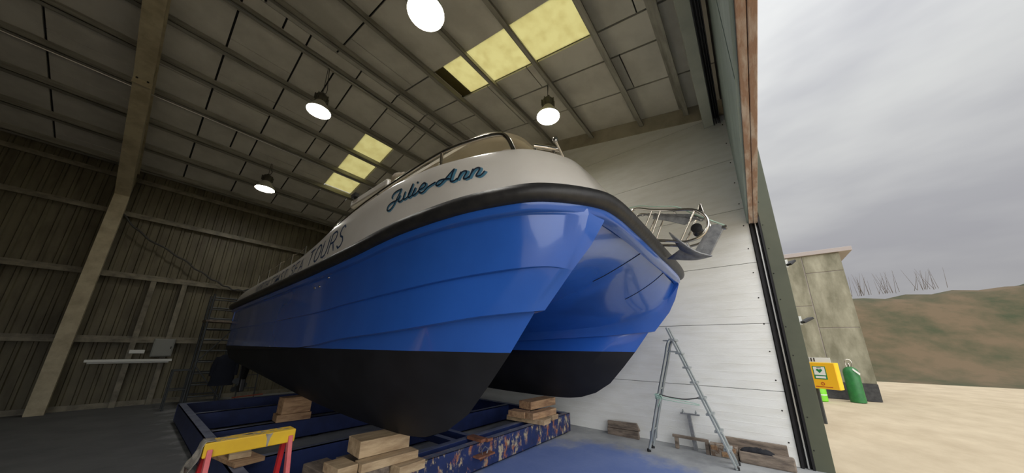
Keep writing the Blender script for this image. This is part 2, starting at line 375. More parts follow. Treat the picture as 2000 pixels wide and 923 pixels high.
# --- left gable and front wall (behind and beside the camera)
struct(MB().prism([(-.3, 0), (YF, 0), (YF, roofz(YF)), (RIDGE, roofz(RIDGE)), (-.3, roofz(-.3))], lambda y, z: (XL-.1, y, z), lambda y, z: (XL, y, z)).build('wall_left', M['clad']))
OX0 = -6.2         # left side of the door opening
wall_front = struct(MB().box(XL, OX0, -.45, -.3, 0, 6.3).box(OX0, XW+.2, -.45, -.34, 5.9, 6.3).build('wall_front', M['clad']))

# --- header beam, track and the raised door leaf
struct(MB().box(OX0, XW-.005, -.02, .145, 5.81, 6.28).build('trim_2', M['beam'], bevel=.01))
tr = MB()
for y0, y1, z0, z1 in ((-.125, -.112, 5.80, 5.97), (-.034, -.021, 5.80, 5.97), (-.125, -.021, 5.955, 5.97), (-.10, -.09, 5.82, 5.955), (-.07, -.058, 5.82, 5.955)):
    tr.box(OX0, XW-.01, y0, y1, z0, z1)
struct(tr.build('trim_3', M['track']))
DB = 3.67
door = struct(MB().box(OX0, XW-.005, -.225, -.20, DB+.02, 5.96).build('door_1', M['door']))
for k in range(8): 
    xx = OX0+1.2*k+.4
    if xx < XW-.1: MB().box(xx, xx+.012, -.2, -.196, DB+.02, 5.9).build('door_seam', M['door'], door)
MB().box(OX0, XW-.005, -.283, -.226, DB, DB+.20).build('bottom_board', M['brown'], door, bevel=.006)
MB().box(OX0, XW-.005, -.340, -.287, DB-.006, DB+.19).build('bottom_board', M['brown'], door, bevel=.006)

# --- jamb: guide channel and dark green reveal flashing
g = MB()
g.box(XW-.03, XW+.2, -.262, -.232, 0, DB+.1); g.box(XW-.03, XW+.2, -.372, -.345, 0, DB+.1); g.box(XW+.04, XW+.2, -.35, -.26, 0, DB+.1)
jt = struct(g.build('trim_4', M['track']))
MB().box(XW-.02, XW+.06, -.315, -.298, .01, DB+.05).build('guide_strip', M['trackmetal'], jt)
jb = struct(MB().box(XW-.01, XW+.34, -.565, -.373, 0, 6.3).box(XW+.05, XW+.34, -.4, -.2, 0, 6.3).build('trim_5', M['green_jamb'], bevel=.004))
sc0 = MB().lathe([(.009, 0), (.008, .005), (.001, .007)], (0,0,0), 8, axis=(-1,0,0)).build('screw', M['screw'], jb, smooth=40)
sc0.matrix_parent_inverse = Matrix.Identity(4); sc0.location = (XW-.01, -.40, .25)
for k in range(1, 12):
    c = sc0.copy(); COL.objects.link(c); c.location = (XW-.01, -.40-.01*(k % 2), .25+.42*k)

# --- roof: deck, insulation boards, purlins, rafters, rooflights
SX0, SX1 = 2.905, 3.745
ceiling = MB()
def slab(b, x0, x1, y0, y1, dz0, dz1):
    """a piece of roof between y0 and y1 (same slope), offset dz0..dz1 above the board plane"""
    vs = [Vector((x, y, roofz(y)+dz)) for dz in (dz0, dz1) for y in (y0, y1) for x in (x0, x1)]
    b.add(vs, [(0,2,3,1), (4,5,7,6), (0,1,5,4), (2,6,7,3), (0,4,6,2), (1,3,7,5)])
for x0, x1, ys in ((XL-.1, SX0, [(-.45, RIDGE), (RIDGE, YF+.3)]), (SX1, XW+.3, [(-.45, RIDGE), (RIDGE, YF+.3)]), (SX0, SX1, [(-.45, 1.33), (4.33, RIDGE), (RIDGE, 7.62), (10.86, YF+.3)])):
    for y0, y1 in ys: slab(ceiling, x0, x1, y0, y1, .05, .075)
ceiling = struct(ceiling.build('ceiling', M['dark']))
PY = [.43, 1.30, 2.47, 3.56, 4.62, 5.80, 6.47, 7.53, 8.48, 9.45, 10.45, 11.45, 12.4]
edges = [-.2] + PY[:6] + [RIDGE] + PY[6:] + [YF]
rnd = random.Random(3)
def board(x0, x1, y0, y1):
    b = MB(); g = .017; slab(b, x0+g, x1-g, y0+g*.6, y1-g*.6, .003, .045)
    b.build('roof_board', M['roof'], ceiling)
JN = [-7.5, -6.4, -5.35, -4.3, -3.25, -2.2, -1.15, -.1, .95, 1.92, SX0, SX1, 4.78, 5.25, XW]
for i in range(len(edges)-1):
    y0, y1 = edges[i], edges[i+1]
    if y0 < RIDGE: joints = [-7.5, -6.0, -4.6, -3.3, -2.1, -.9, .2, 1.45, SX0, SX1] + ([4.35, 5.2, XW] if i % 2 else [5.22, XW])
    else: joints = [-7.5, -6.4, -5.35, -4.3, -3.25, -2.2, -1.13, -.08, .965, 2.0, SX0, SX1, 4.1, 5.15, XW]
    if i == 1 or i == 2: joints = [-7.5, -5.2, -3.3, -1.9, -.3, 1.2, SX0, SX1, 4.33, 5.2, XW]
    for k in range(len(joints)-1):
        x0, x1 = joints[k], joints[k+1]
        if x0 == SX0 and (1.29 < y0 and y1 < 4.7 or 7.5 < y0 and y1 < 10.5): continue        # rooflight goes here
        if y1-y0 > .8 and rnd.random() < .34:
            ym = y0+(y1-y0)*rnd.choice((.24, .3, .72, .78)); board(x0, x1, y0, ym); board(x0, x1, ym, y1)
        elif x1-x0 > .9 and rnd.random() < .12:
            xm = x0+(x1-x0)*rnd.choice((.4, .6)); board(x0, xm, y0, y1); board(xm, x1, y0, y1)
        else: board(x0, x1, y0, y1)
nwin = 0
for y0, y1 in ((1.33, 2.47), (2.47, 3.56), (3.56, 4.62), (7.62, 8.48), (8.48, 9.45), (9.45, 10.45)):
    nwin += 1
    b = MB(); slab(b, SX0-.03, SX1+.03, y0, y1, .0462, .0492)
    w_ = struct(b.build('window_%d' % nwin, M['skypane']))
for y in PY:                                                     # zed purlins
    z = roofz(y); s = .22 if y < RIDGE else -.235
    b = MB()
    def pz(yy, zz): return (yy, z+(yy-y)*s+zz)
    for (ya, za, yb, zb) in ((-.006, -.205, .006, .0), (-.085, -.205, .0, -.192), (0, -.012, .075, 0), (-.085, -.205, -.077, -.175)):
        pts = [pz(y+ya, za), pz(y+yb, za), pz(y+yb, zb), pz(y+ya, zb)]
        b.prism(pts, lambda q, r_: (XL, q, r_), lambda q, r_: (XW-.05, q, r_))
    b.build('purlin', M['purlin'], ceiling)
for yy, dz in ((6.40, -.225), (9.42, -.22)):                      # conduits clipped along the purlins
    MB().tube([(XL, yy, roofz(yy)+dz), (XW-.1, yy, roofz(yy)+dz)], .014, 8).build('conduit', M['trackmetal'], ceiling, smooth=40)
for XR in (-.97,):                                               # portal frame rafter
    b = MB()
    def rz(y): return roofz(y)-.205
    for side in (0, 1):
        ya, yb = ((-.2, RIDGE) if side == 0 else (RIDGE, YF-.2))
        for x0, x1, d0, d1 in ((-.125, .125, -.34, -.325), (-.125, .125, -.015, 0), (-.006, .006, -.325, -.015)):
            b.prism([(ya, rz(ya)+d0), (yb, rz(yb)+d0), (yb, rz(yb)+d1), (ya, rz(ya)+d1)], lambda q, r_: (XR+x0, q, r_), lambda q, r_: (XR+x1, q, r_))
    # haunch towards the far eave and the stanchion
    ha, hb = 8.75, YF-.2
    b.prism([(ha, rz(ha)-.34), (hb, rz(hb)-.34), (hb, rz(hb)-.85)], lambda q, r_: (XR-.125, q, r_), lambda q, r_: (XR+.125, q, r_))
    b.box(XR-.125, XR+.125, YF-.42, YF-.18, 0, rz(YF)-.3)
    b.box(XR-.125, XR+.125, ha-.03, ha, rz(ha)-.45, rz(ha)-.02)
    b.build('rafter', M['rafter'], ceiling)
    for k in (-1, 1):
        MB().lathe([(.018, 0), (.018, .02), (.001, .022)], (XR+.07*k, ha-.1, rz(ha)-.36), 6, axis=(0,0,-1)).build('bolt', M['screw'], ceiling)

# --- the yard outside: rendered building, hillside
bx = 15.9
bld = thing('outbuilding', (bx, -1, 0), 'stained grey rendered outbuilding with black plinth seen past the green door jamb', 'building')
MB().box(bx+.005, bx+5, -2.94, 3.5, 0, 5.2).build('core', M['fascia'], bld)
joints = [(-2.95, -1.93, .55, 2.42), (-2.95, -1.93, 2.43, 4.5), (-2.95, -1.93, 4.51, 5.2), (-1.92, .1, .55, 3.25), (-1.92, .1, 3.26, 5.2), (.11, 3.5, .55, 5.2)]
for y0, y1, z0, z1 in joints: MB().box(bx-.02, bx+.06, y0+.008, y1-.008, z0+.006, z1-.006).build('render_panel', M['render'], bld, bevel=.008)
MB().box(bx-.05, bx+5, -2.97, 3.5, 0, .55).build('plinth', M['plinth'], bld)
MB().box(bx-.02, bx+5, -2.965, -2.94, .56, 5.2).build('side_panel', M['render'], bld)
MB().box(bx-.1, bx+5.2, -3.3, 3.6, 5.2, 5.36).build('roof_edge', M['fascia'], bld, bevel=.01)

def hill():
    r = random.Random(5); nx, ny = 46, 60; rows = []
    for j in range(ny):
        row = []
        for i in range(nx):
            x_ = 24+i*1.5; y_ = -62+j*1.15
            t_ = min(max((x_-27)/14, 0), 1); t_ = t_*t_*(3-2*t_)
            e_ = min(max((5-y_)/8, 0), 1)
            z_ = -.05+t_*e_*(7.4+1.2*math.sin(y_*.17+1)+.8*math.sin(x_*.3+y_*.21))+(r.random()-.5)*.5*t_
            row.append((x_, y_, z_))
        rows.append(row)
    return MB().loft(rows).build('hillside', M['hill'], smooth=60)
struct(hill())
for k, (hx, hy, hz) in enumerate(((40, -8.2, 7.3), (42, -9.9, 7.6), (41, -12.2, 7.6))):
    b = MB(); r = random.Random(k)
    for q in range(15):
        a = r.uniform(0, 6.28); d = r.uniform(.1, .55); h = r.uniform(.7, 1.5); p0 = Vector((hx+r.uniform(-.5,.5), hy+r.uniform(-.8,.8), hz-.8))
        b.tube([p0, p0+Vector((d*math.cos(a)*.4, d*math.sin(a)*.4, h*.6)), p0+Vector((d*math.cos(a), d*math.sin(a), h+.6))], [.014, .01, .004], 4)
    tag(b.build('bare_shrub', M['twig']), ['bare brown shrub on the hilltop nearest the outbuilding', 'bare brown shrub in the middle of the hilltop', 'bare brown shrub on the hilltop farthest from the outbuilding'][k], 'shrub', 'bare shrubs on the hilltop')
# ================================================================== THE BOAT
XC = 3.62
RAIL = [(1.40,10.05,2.44),(1.40,9.4,2.46),(1.40,8.2,2.49),(1.40,6.8,2.52),(1.40,5.7,2.545),(1.40,4.9,2.565),(1.40,4.2,2.59),(1.40,3.4,2.62),(1.40,2.9,2.65),(1.41,2.4,2.67),(1.46,1.75,2.675),(1.58,1.29,2.68),(1.72,1.05,2.685),(2.02,.82,2.69),(2.3,.745,2.69),(2.9,.73,2.69),(3.62,.73,2.69)]
TOP = [(1.42,10.0,2.55),(1.42,9.36,2.72),(1.42,8.2,2.79),(1.42,6.8,2.84),(1.42,5.7,2.90),(1.42,4.9,3.02),(1.42,4.24,3.15),(1.42,3.5,3.225),(1.42,2.93,3.25),(1.43,2.5,3.24),(1.47,2.05,3.22),(1.61,1.50,3.19),(1.77,1.22,3.18),(2.08,1.05,3.20),(2.35,1.01,3.20),(2.9,1.0,3.2),(3.62,1.0,3.19)]
def at(P, s):
    N = len(P); i = int(min(max(s, 0), N-1.000001)); f = s-i
    g = lambda j: Vector(P[j]) if 0 <= j < N else (2*Vector(P[0])-Vector(P[1]) if j < 0 else 2*Vector(P[-1])-Vector(P[-2]))
    a, b, c, d = g(i-1), g(i), g(i+1), g(i+2)
    return .5*(2*b+(c-a)*f+(2*a-5*b+4*c-d)*f*f+(3*b-a-3*c+d)*f**3)
def bul(s, t): return at(RAIL, s)*(1-t)+at(TOP, s)*t
def mirror(p): return Vector((2*XC-p[0], p[1], p[2]))
boat = thing('catamaran', (XC, 5.4, .66), 'large blue and white catamaran with black bottom propped on the cradle', 'boat')

SP = 44
def eased(P, n=SP):
    """row from the stem to the stern, denser at the bow"""
    out = []
    for k in range(n):
        u = k/(n-1); s = (len(P)-1)*u; out.append(at(P, s))
    return out
O = [
 [(1.97,.85,2.64),(1.76,1.04,2.635),(1.62,1.28,2.63),(1.50,1.75,2.625),(1.45,2.4,2.62),(1.44,3.4,2.57),(1.44,5,2.515),(1.44,10.03,2.39)],
 [(1.965,.84,2.545),(1.76,1.06,2.545),(1.62,1.30,2.545),(1.50,1.77,2.545),(1.45,2.4,2.54),(1.44,3.4,2.49),(1.44,5,2.435),(1.44,10.03,2.31)],
 [(1.96,.845,2.532),(1.772,1.07,2.535),(1.632,1.31,2.535),(1.512,1.78,2.535),(1.462,2.4,2.53),(1.452,3.4,2.48),(1.452,5,2.425),(1.452,10.03,2.30)],
 [(1.955,.90,2.33),(1.80,1.08,2.33),(1.66,1.36,2.33),(1.53,1.86,2.32),(1.465,2.5,2.30),(1.455,3.5,2.26),(1.45,5,2.20),(1.45,10.03,2.1)],
 [(1.98,1.0,2.14),(1.80,1.15,2.15),(1.66,1.48,2.135),(1.53,2.0,2.10),(1.465,2.65,2.06),(1.445,3.6,2.02),(1.44,5,1.96),(1.44,10.03,1.89)],
 [(1.98,1.003,2.135),(1.815,1.165,2.146),(1.69,1.50,2.131),(1.563,2.0,2.096),(1.498,2.65,2.056),(1.475,3.6,2.016),(1.47,5,1.956),(1.47,10.03,1.886)],
 [(1.97,1.25,1.845),(1.80,1.46,1.82),(1.66,1.72,1.79),(1.54,2.1,1.74),(1.485,2.7,1.69),(1.465,3.7,1.63),(1.46,5.3,1.51),(1.46,10.03,1.42)],
 [(1.97,1.345,1.838),(1.86,1.52,1.815),(1.725,1.76,1.785),(1.61,2.12,1.735),(1.552,2.7,1.685),(1.525,3.7,1.625),(1.51,5.3,1.505),(1.50,10.03,1.415)],
 [(1.97,1.58,1.53),(1.88,1.75,1.53),(1.78,2.0,1.52),(1.67,2.4,1.50),(1.60,3.0,1.46),(1.56,4.0,1.42),(1.54,5.5,1.38),(1.52,10.03,1.33)],
 [(1.97,1.80,1.27),(1.90,2.0,1.25),(1.82,2.3,1.22),(1.73,2.7,1.19),(1.66,3.3,1.17),(1.62,4.2,1.16),(1.59,5.7,1.18),(1.56,10.03,1.23)],
 [(1.97,2.05,.995),(1.92,2.25,.965),(1.86,2.55,.935),(1.80,2.95,.915),(1.75,3.5,.91),(1.72,4.4,.93),(1.70,5.8,.99),(1.68,10.03,1.14)],
 [(1.97,2.32,.82),(1.945,2.5,.80),(1.92,2.75,.785),(1.89,3.1,.775),(1.87,3.6,.775),(1.86,4.5,.79),(1.86,6,.85),(1.85,10.03,1.04)],
 [(1.97,2.60,.722),(1.97,2.75,.698),(1.97,2.95,.678),(1.97,3.25,.668),(1.97,3.7,.665),(1.97,4.6,.675),(1.97,6,.73),(1.97,10.03,.97)],
]
K = [(2.15,.80,2.64),(2.10,1.0,2.33),(2.24,1.27,2.16),(2.39,1.63,2.05),(2.49,2.02,1.98),(2.54,2.97,1.92),(2.56,5,1.90),(2.56,10.03,1.9)]
I = [K,
 [(1.98,1.0,2.138),(2.075,1.12,2.14),(2.16,1.38,2.04),(2.26,1.72,1.96),(2.36,2.2,1.91),(2.43,3.1,1.86),(2.46,5,1.84),(2.47,10.03,1.84)],
 [(1.97,1.25,1.845),(2.04,1.45,1.825),(2.12,1.72,1.80),(2.22,2.1,1.77),(2.31,2.7,1.74),(2.36,3.6,1.70),(2.38,5.2,1.66),(2.39,10.03,1.6)],
 [(1.97,1.345,1.838),(1.995,1.5,1.82),(2.065,1.76,1.795),(2.165,2.12,1.765),(2.25,2.7,1.735),(2.30,3.7,1.695),(2.32,5.3,1.655),(2.33,10.03,1.595)]]
for row in O[8:12]: I.append([(3.94-p[0], p[1], p[2]) for p in row])
I.append(O[12])
def between(a, b_, t_, start): return [start]+[tuple(Vector(p).lerp(Vector(q), t_)) for p, q in zip(a[1:], b_[1:])]
I[1:1] = [between(K, I[1], .3, (2.14,.79,2.538)), between(K, I[1], .68, (2.06,.878,2.33))]
CEN = [(XC,.775,2.64),(XC,1.05,2.52),(XC,1.35,2.40),(XC,1.75,2.28),(XC,2.2,2.2),(XC,3.1,2.15),(XC,5,2.12),(XC,10.03,2.12)]
def side(mir):
    fx = mirror if mir else (lambda p: Vector(p))
    b = MB()
    orow = [[fx(p) for p in eased(r)] for r in O]; irow = [[fx(p) for p in eased(r)] for r in I]
    b.loft(orow); b.loft(irow)
    b.loft([[orow[k][0] for k in (0, 2, 3, 4)], [irow[k][0] for k in (0, 1, 2, 3)]])      # blunt nose above the sharp stem
    ka, ca = eased(K), eased(CEN); strips = []
    n = 14
    for q in range(n+1):
        u = q/n; h = u*u*(3-2*u)*.5+u*.5; row = []
        for k in range(SP):
            p = ka[k].lerp(ca[k], u); p.z = ka[k].z+(ca[k].z-ka[k].z)*math.sin(u*math.pi/2)
            row.append(fx(p))
        strips.append(row)
    b.loft(strips)
    loop = [r[-1] for r in orow]+[r[-1] for r in irow[::-1]][1:]
    i0 = len(b.v); b.v += [tuple(p) for p in loop]; b.f.append(tuple(range(i0, i0+len(loop))))
    return b
import bmesh
def build_hull():
    b = side(False); c = side(True); b.add(c.v, c.f)
    me = bpy.data.meshes.new('hull'); me.from_pydata(b.v, [], b.f); me.materials.append(M['hull'])
    bm = bmesh.new(); bm.from_mesh(me); bmesh.ops.remove_doubles(bm, verts=bm.verts, dist=.0008)
    bmesh.ops.recalc_face_normals(bm, faces=bm.faces); bm.to_mesh(me); bm.free()
    for p in me.polygons: p.use_smooth = True
    me.set_sharp_from_angle(angle=math.radians(28))
    o = bpy.data.objects.new('hull', me); COL.objects.link(o); o.parent = boat; o.matrix_parent_inverse = Matrix.Translation(boat.location).inverted()
    o['label'] = 'glossy blue twin hull with black antifouled bottom'
    return o
hull = build_hull()
# moulded seams running aft over the bridge-deck front
for X in (3.36, 4.40):
    u = (XC-abs(X-XC)-2.1)/(XC-2.1); pts = []
    ka, ca = eased(K), eased(CEN)
    for k in range(0, 15):
        uu = (min(X, 2*XC-X)-ka[k].x)/(XC-ka[k].x); p = ka[k].lerp(ca[k], uu); p.z = ka[k].z+(ca[k].z-ka[k].z)*math.sin(uu*math.pi/2)-.003; p.x = X; pts.append(p)
    MB().tube(pts, .0045, 5).build('seam', M['track'], boat)
# rubbing strake
ST = 90
def strake():
    b = MB(); pts = [at(RAIL, 16*k/ST) for k in range(ST+1)]; full = pts+[mirror(p) for p in pts[:-1]][::-1]
    pr = [(-.05,.075),(.02,.078),(.055,.055),(.07,.015),(.07,-.02),(.055,-.055),(.02,-.072),(-.05,-.07)]
    rows = []
    for i, p in enumerate(full):
        d = (full[min(i+1, len(full)-1)]-full[max(i-1, 0)]); d.z = 0; d.normalize(); out = Vector((-d.y, d.x, 0))
        if (out.dot(Vector((p.x-XC, p.y-5, 0)))) < 0: out = -out
        rows.append([p+out*a+Vector((0,0,c)) for a, c in pr])
    rows = [[r[k] for r in rows] for k in range(len(pr))]; rows.append(rows[0])
    b.loft(rows); n = len(full)
    b.f.append(tuple(k*n for k in range(len(pr)))); b.f.append(tuple(k*n+n-1 for k in range(len(pr))))
    return b.build('rubbing_strake', M['rubber'], boat, smooth=50)
strake()
def flange():
    b = MB(); pts = [at(RAIL, 16*k/ST) for k in range(ST+1)]; full = pts+[mirror(p) for p in pts[:-1]][::-1]
    pr = [(.004,-.05),(.0,-.122),(-.012,-.135),(-.09,-.14)]; rows = []
    for i, p in enumerate(full):
        d = (full[min(i+1, len(full)-1)]-full[max(i-1, 0)]); d.z = 0; d.normalize(); out = Vector((-d.y, d.x, 0))
        if (out.dot(Vector((p.x-XC, p.y-5, 0)))) < 0: out = -out
        rows.append([p+out*a+Vector((0,0,c)) for a, c in pr])
    b.loft([[r[k] for r in rows] for k in range(len(pr))])
    return b.build('gunwale_flange', M['hull'], boat, smooth=50)
flange()
# bulwark with capping
def bulwark():
    b = MB(); sp = [16*k/ST for k in range(ST+1)]
    rows = []
    for t in (0, .25, .5, .75, .96): rows.append([bul(s, t) for s in sp])
    def inn(s, d, dz):
        p = at(TOP, s); q = at(TOP, min(s+.02, 16)) - at(TOP, max(s-.02, 0)); q.z = 0; q.normalize(); o = Vector((q.y, -q.x, 0))
        if o.dot(Vector((XC-p.x, 5-p.y, 0))) < 0: o = -o
        return p+o*d+Vector((0,0,dz))
    rows.append([inn(s, .012, 0.006) for s in sp]); rows.append([inn(s, .06, .006) for s in sp]); rows.append([inn(s, .075, -.01) for s in sp]); rows.append([inn(s, .08, -.4) for s in sp])
    full = [r+[mirror(p) for p in r[:-1]][::-1] for r in rows]
    b.loft(full)
    return b.build('bulwark', M['white'], boat, smooth=40)
bulwark()
d = MB(); dk = [at(TOP, 16*k/ST) for k in range(ST+1)]; dl = [Vector((p.x+.06, p.y+.06, 2.74)) for p in dk]; dl = dl+[mirror(p) for p in dl[:-1]][::-1]
d.add(dl, [tuple(range(len(dl)))]); d.build('deck', M['cream'], boat)
tz = MB(); tz.box(1.44, 2*XC-1.44, 9.98, 10.03, 2.1, 2.6); tz.build('transom', M['hull'], boat)

# wheelhouse: body, windows, overhanging roof with a moulded soffit
MB().prism([(2.5,2.75),(2.62,2.45),(4.62,2.45),(4.74,2.75),(4.74,5.7),(2.5,5.7)], lambda x_, y_: (x_, y_, 2.7), lambda x_, y_: (XC+(x_-XC)*.94, y_+.12 if y_ < 5 else y_, 4.1)).build('wheelhouse', M['cream'], boat, bevel=.03)
for y0, y1 in ((2.95, 3.75), (3.85, 4.65), (4.75, 5.5)): 
    for s_ in (-1, 1): MB().box(XC+s_*1.10-.02, XC+s_*1.10+.02, y0, y1, 3.35, 3.9).build('side_window', M['glass'], boat, bevel=.01)
for k in range(3): MB().box(2.75+k*.6, 3.3+k*.6, 2.45, 2.52, 3.4, 3.92).build('windscreen', M['glass'], boat, bevel=.01)
def rr(x0, x1, y0, y1, r, n=8, front=.0):
    P = []
    for cx_, cy_, a0 in ((x1-r, y1-r, 0), (x0+r, y1-r, 90), (x0+r, y0+r, 180), (x1-r, y0+r, 270)):
        for k in range(n+1):
            a = math.radians(a0+90*k/n); P.append((cx_+r*math.cos(a), cy_+r*math.sin(a)))
    return [(x_, y_-front*(1-((x_-XC)/((x1-x0)/2))**2)*(1 if y_ < (y0+y1)/2 else 0)) for x_, y_ in P]
PL = rr(2.19, 2*XC-2.19, 2.0, 5.9, .42, front=.15)
rf = MB(); 
def ring(P, f, z): return [Vector((XC+(x_-XC)*f, 3.95+(y_-3.95)*f, z)) for x_, y_ in P]
seq = [ring(PL, .80, 4.10), ring(PL, .93, 4.10), ring(PL, .955, 4.085), ring(PL, .985, 4.085), ring(PL, 1.0, 4.11), ring(PL, 1.0, 4.16), ring(PL, .97, 4.20), ring(PL, .6, 4.27), ring(PL, .15, 4.29)]
seq = [r+[r[0]] for r in seq]; rf.loft(seq); n = len(PL)
rf.f.append(tuple(range(n))); rf.f.append(tuple(range((len(seq)-1)*(n+1), (len(seq)-1)*(n+1)+n)))
roof = rf.build('wheelhouse_roof', M['cream'], boat, smooth=40)
MB().prism(rr(2.55, 2*XC-2.55, 2.12, 2.7, .12), lambda x_, y_: (x_, y_, 4.075), lambda x_, y_: (x_, y_, 4.11)).build('soffit_panel', M['white'], boat, bevel=.01)
MB().box(2.12, 2.75, 4.45, 5.85, 4.16, 4.32).build('roof_locker', M['white'], boat, bevel=.04)
fl = MB(); fl.box(2.08, 2.16, 5.58, 5.76, 4.33, 4.41); fl.tube([(2.12, 5.67, 4.31), (2.12, 5.67, 4.36)], .015, 6); fl.build('deck_light', M['blacko'], boat, bevel=.008)
# bundled canvas on the roof edge
cb = MB(); r_ = random.Random(2); prof = []
for i in range(9):
    u = i/8; ring_ = []
    for k in range(12):
        a = 2*math.pi*k/12; rad = (.10*math.sin(math.pi*(.12+.76*u)))*(1+r_.uniform(-.18,.18)); ring_.append(Vector((2.24+rad*1.1*math.cos(a), 4.05+.42*u, 4.285+rad*.75*math.sin(a))))
    prof.append(ring_+[ring_[0]])
cb.loft(prof); tag(cb.build('canvas_bundle', M['canvas'], smooth=70), 'crumpled pale canvas bundle lying on the wheelhouse roof', 'canvas')

# pulpit rail along the bulwark and stanchions aft
def railpts():
    P = [(1.70,1.36,3.17),(1.67,1.42,3.33),(1.64,1.50,3.385),(1.58,1.72,3.40),(1.51,2.12,3.40),(1.48,2.72,3.36),(1.47,3.25,3.32),(1.47,3.8,3.27),(1.47,4.3,3.19),(1.47,4.7,3.09)]
    return curve(P, 40)
rp_ = railpts(); MB().tube(rp_, .019, 10).build('pulpit_rail', M['steel'], boat, smooth=50)
MB().tube([mirror(p) for p in rp_], .019, 10).build('pulpit_rail', M['steel'], boat, smooth=50)
for m_ in (0, 1):
    for p0, p1 in (((1.49,2.10,3.2),(1.51,2.12,3.40)), ((1.47,3.25,3.2),(1.47,3.25,3.32))):
        a, b_ = (Vector(p0), Vector(p1)) if not m_ else (mirror(p0), mirror(p1))
        MB().tube([a, b_], .016, 8).build('rail_post', M['steel'], boat, smooth=50)
    for yy in (5.55, 6.2, 6.9, 7.6, 8.4):
        s_ = 4-(yy-5.7)/1.1; zt = 2.91-.03*(yy-5.55)*1.1
        a = Vector((1.47, yy, zt-.12)); b_ = Vector((1.47, yy, zt+.22))
        if m_: a, b_ = mirror(a), mirror(b_)
        st = MB().tube([a, b_], .013, 8).build('stanchion', M['steel'], boat, smooth=50)
    q = [Vector((1.47, yy, 2.91-.033*(yy-5.55)+.205-.03*math.sin((yy-5.55)/.68*math.pi)**2)) for yy in [5.55+.1*k for k in range(29)]]
    MB().tube([mirror(p) for p in q] if m_ else q, .006, 6).build('guard_wire', M['steel'], boat)
# bow cleat bar and light staff
bb = MB(); bb.tube([(1.84,1.26,3.27),(2.02,1.10,3.265)], .024, 10); bb.tube([(1.86,1.25,3.17),(1.86,1.25,3.265)], .015, 8); bb.tube([(1.98,1.14,3.17),(1.98,1.14,3.262)], .015, 8)
bb.build('bow_cleat', M['steel'], boat, smooth=50)
bb = MB(); bb.tube([(1.90,1.075,3.28),(2.09,1.08,3.17)], .012, 8); bb.lathe([(.02,-.02),(.026,0),(.02,.022),(.004,.03)], (1.90,1.075,3.285), 10); bb.build('staff', M['steel'], boat, smooth=50)
bd = MB(); bd.lathe([(.03,0),(.022,.03),(.022,.1),(.04,.11),(.04,.13),(.01,.135)], (1.72,2.28,3.30), 12); bd.tube([(1.72,2.28,2.75),(1.72,2.28,3.31)], .02, 8); bd.build('bollard', M['blacko'], boat, smooth=50)
bd = MB(); bd.lathe([(.05,0),(.03,.03),(.03,.07),(.05,.09),(.01,.1)], (1.68,2.62,3.33), 12); bd.tube([(1.68,2.62,2.75),(1.68,2.62,3.33)], .02, 8); bd.build('winch', M['blacko'], boat, smooth=50)
# skin fittings
for (yy, zz) in ((4.72, 2.33), (4.55, 2.33), (4.28, 2.42)): MB().lathe([(.018,0),(.016,.012),(.004,.014)], (1.455, yy, zz), 10, axis=(-1,0,0)).build('skin_fitting', M['steel'], boat, smooth=40)
# outdrives at the stern
for X in (1.97, 2*XC-1.97):
    od = MB(); od.prism([(10.02,1.25),(10.42,1.2),(10.45,.95),(10.36,.62),(10.42,.55),(10.62,.5),(10.4,.38),(10.16,.42),(10.2,.7),(10.02,1.0)], lambda y_, z_: (X-.05, y_, z_), lambda y_, z_: (X+.05, y_, z_))
    od = od.build('outdrive', M['blacko'], boat, bevel=.02)
    pp = MB()
    for k in range(3):
        a = k*2.094; c_, s_ = math.cos(a), math.sin(a)
        pts = [(.03,-.02),(.10,-.075),(.17,-.06),(.185,.02),(.13,.075),(.03,.03)]
        pp.prism(pts, lambda r1, w1: (X+r1*c_-w1*s_, 10.66+.35*w1-.006, .53+r1*s_+w1*c_), lambda r1, w1: (X+r1*c_-w1*s_, 10.66+.35*w1+.006, .53+r1*s_+w1*c_))
    pp.lathe([(.045,-.1),(.05,0),(.03,.1),(.004,.12)], (X, 10.66, .53), 10, axis=(0,1,0))
    o = pp.build('propeller', M['scaf'], od); o.parent = od; o.matrix_parent_inverse = Matrix.Identity(4)

# lettering painted on the bulwark
def ribbon(b, pts, w, off):
    """pts: (s,t) on the bulwark; flat ribbon of width w raised off the surface"""
    P = [bul(s, t) for s, t in pts]; n = len(P)
    rows = [[], []]
    for i, (s, t) in enumerate(pts):
        du = bul(min(s+.03, 15.9), t)-bul(s-.03, t); dv = bul(s, t+.02)-bul(s, t-.02); nn = du.cross(dv).normalized()
        if nn.dot(P[i]-Vector((XC, 5, P[i].z))) < 0: nn = -nn
        d_ = P[min(i+1, n-1)]-P[max(i-1, 0)]
        if d_.length < 1e-7: d_ = du
        d_.normalize(); x_ = nn.cross(d_).normalized()
        ww = w*(.62 if i in (0, n-1) else 1)
        rows[0].append(P[i]+nn*off+x_*ww/2); rows[1].append(P[i]+nn*off-x_*ww/2)
    b.loft(rows)
def smooth2(pts, k=5):
    V = [(a, b_, 0) for a, b_ in pts]; return [(p.x, p.y) for p in curve(V, (len(V)-1)*k+1)]
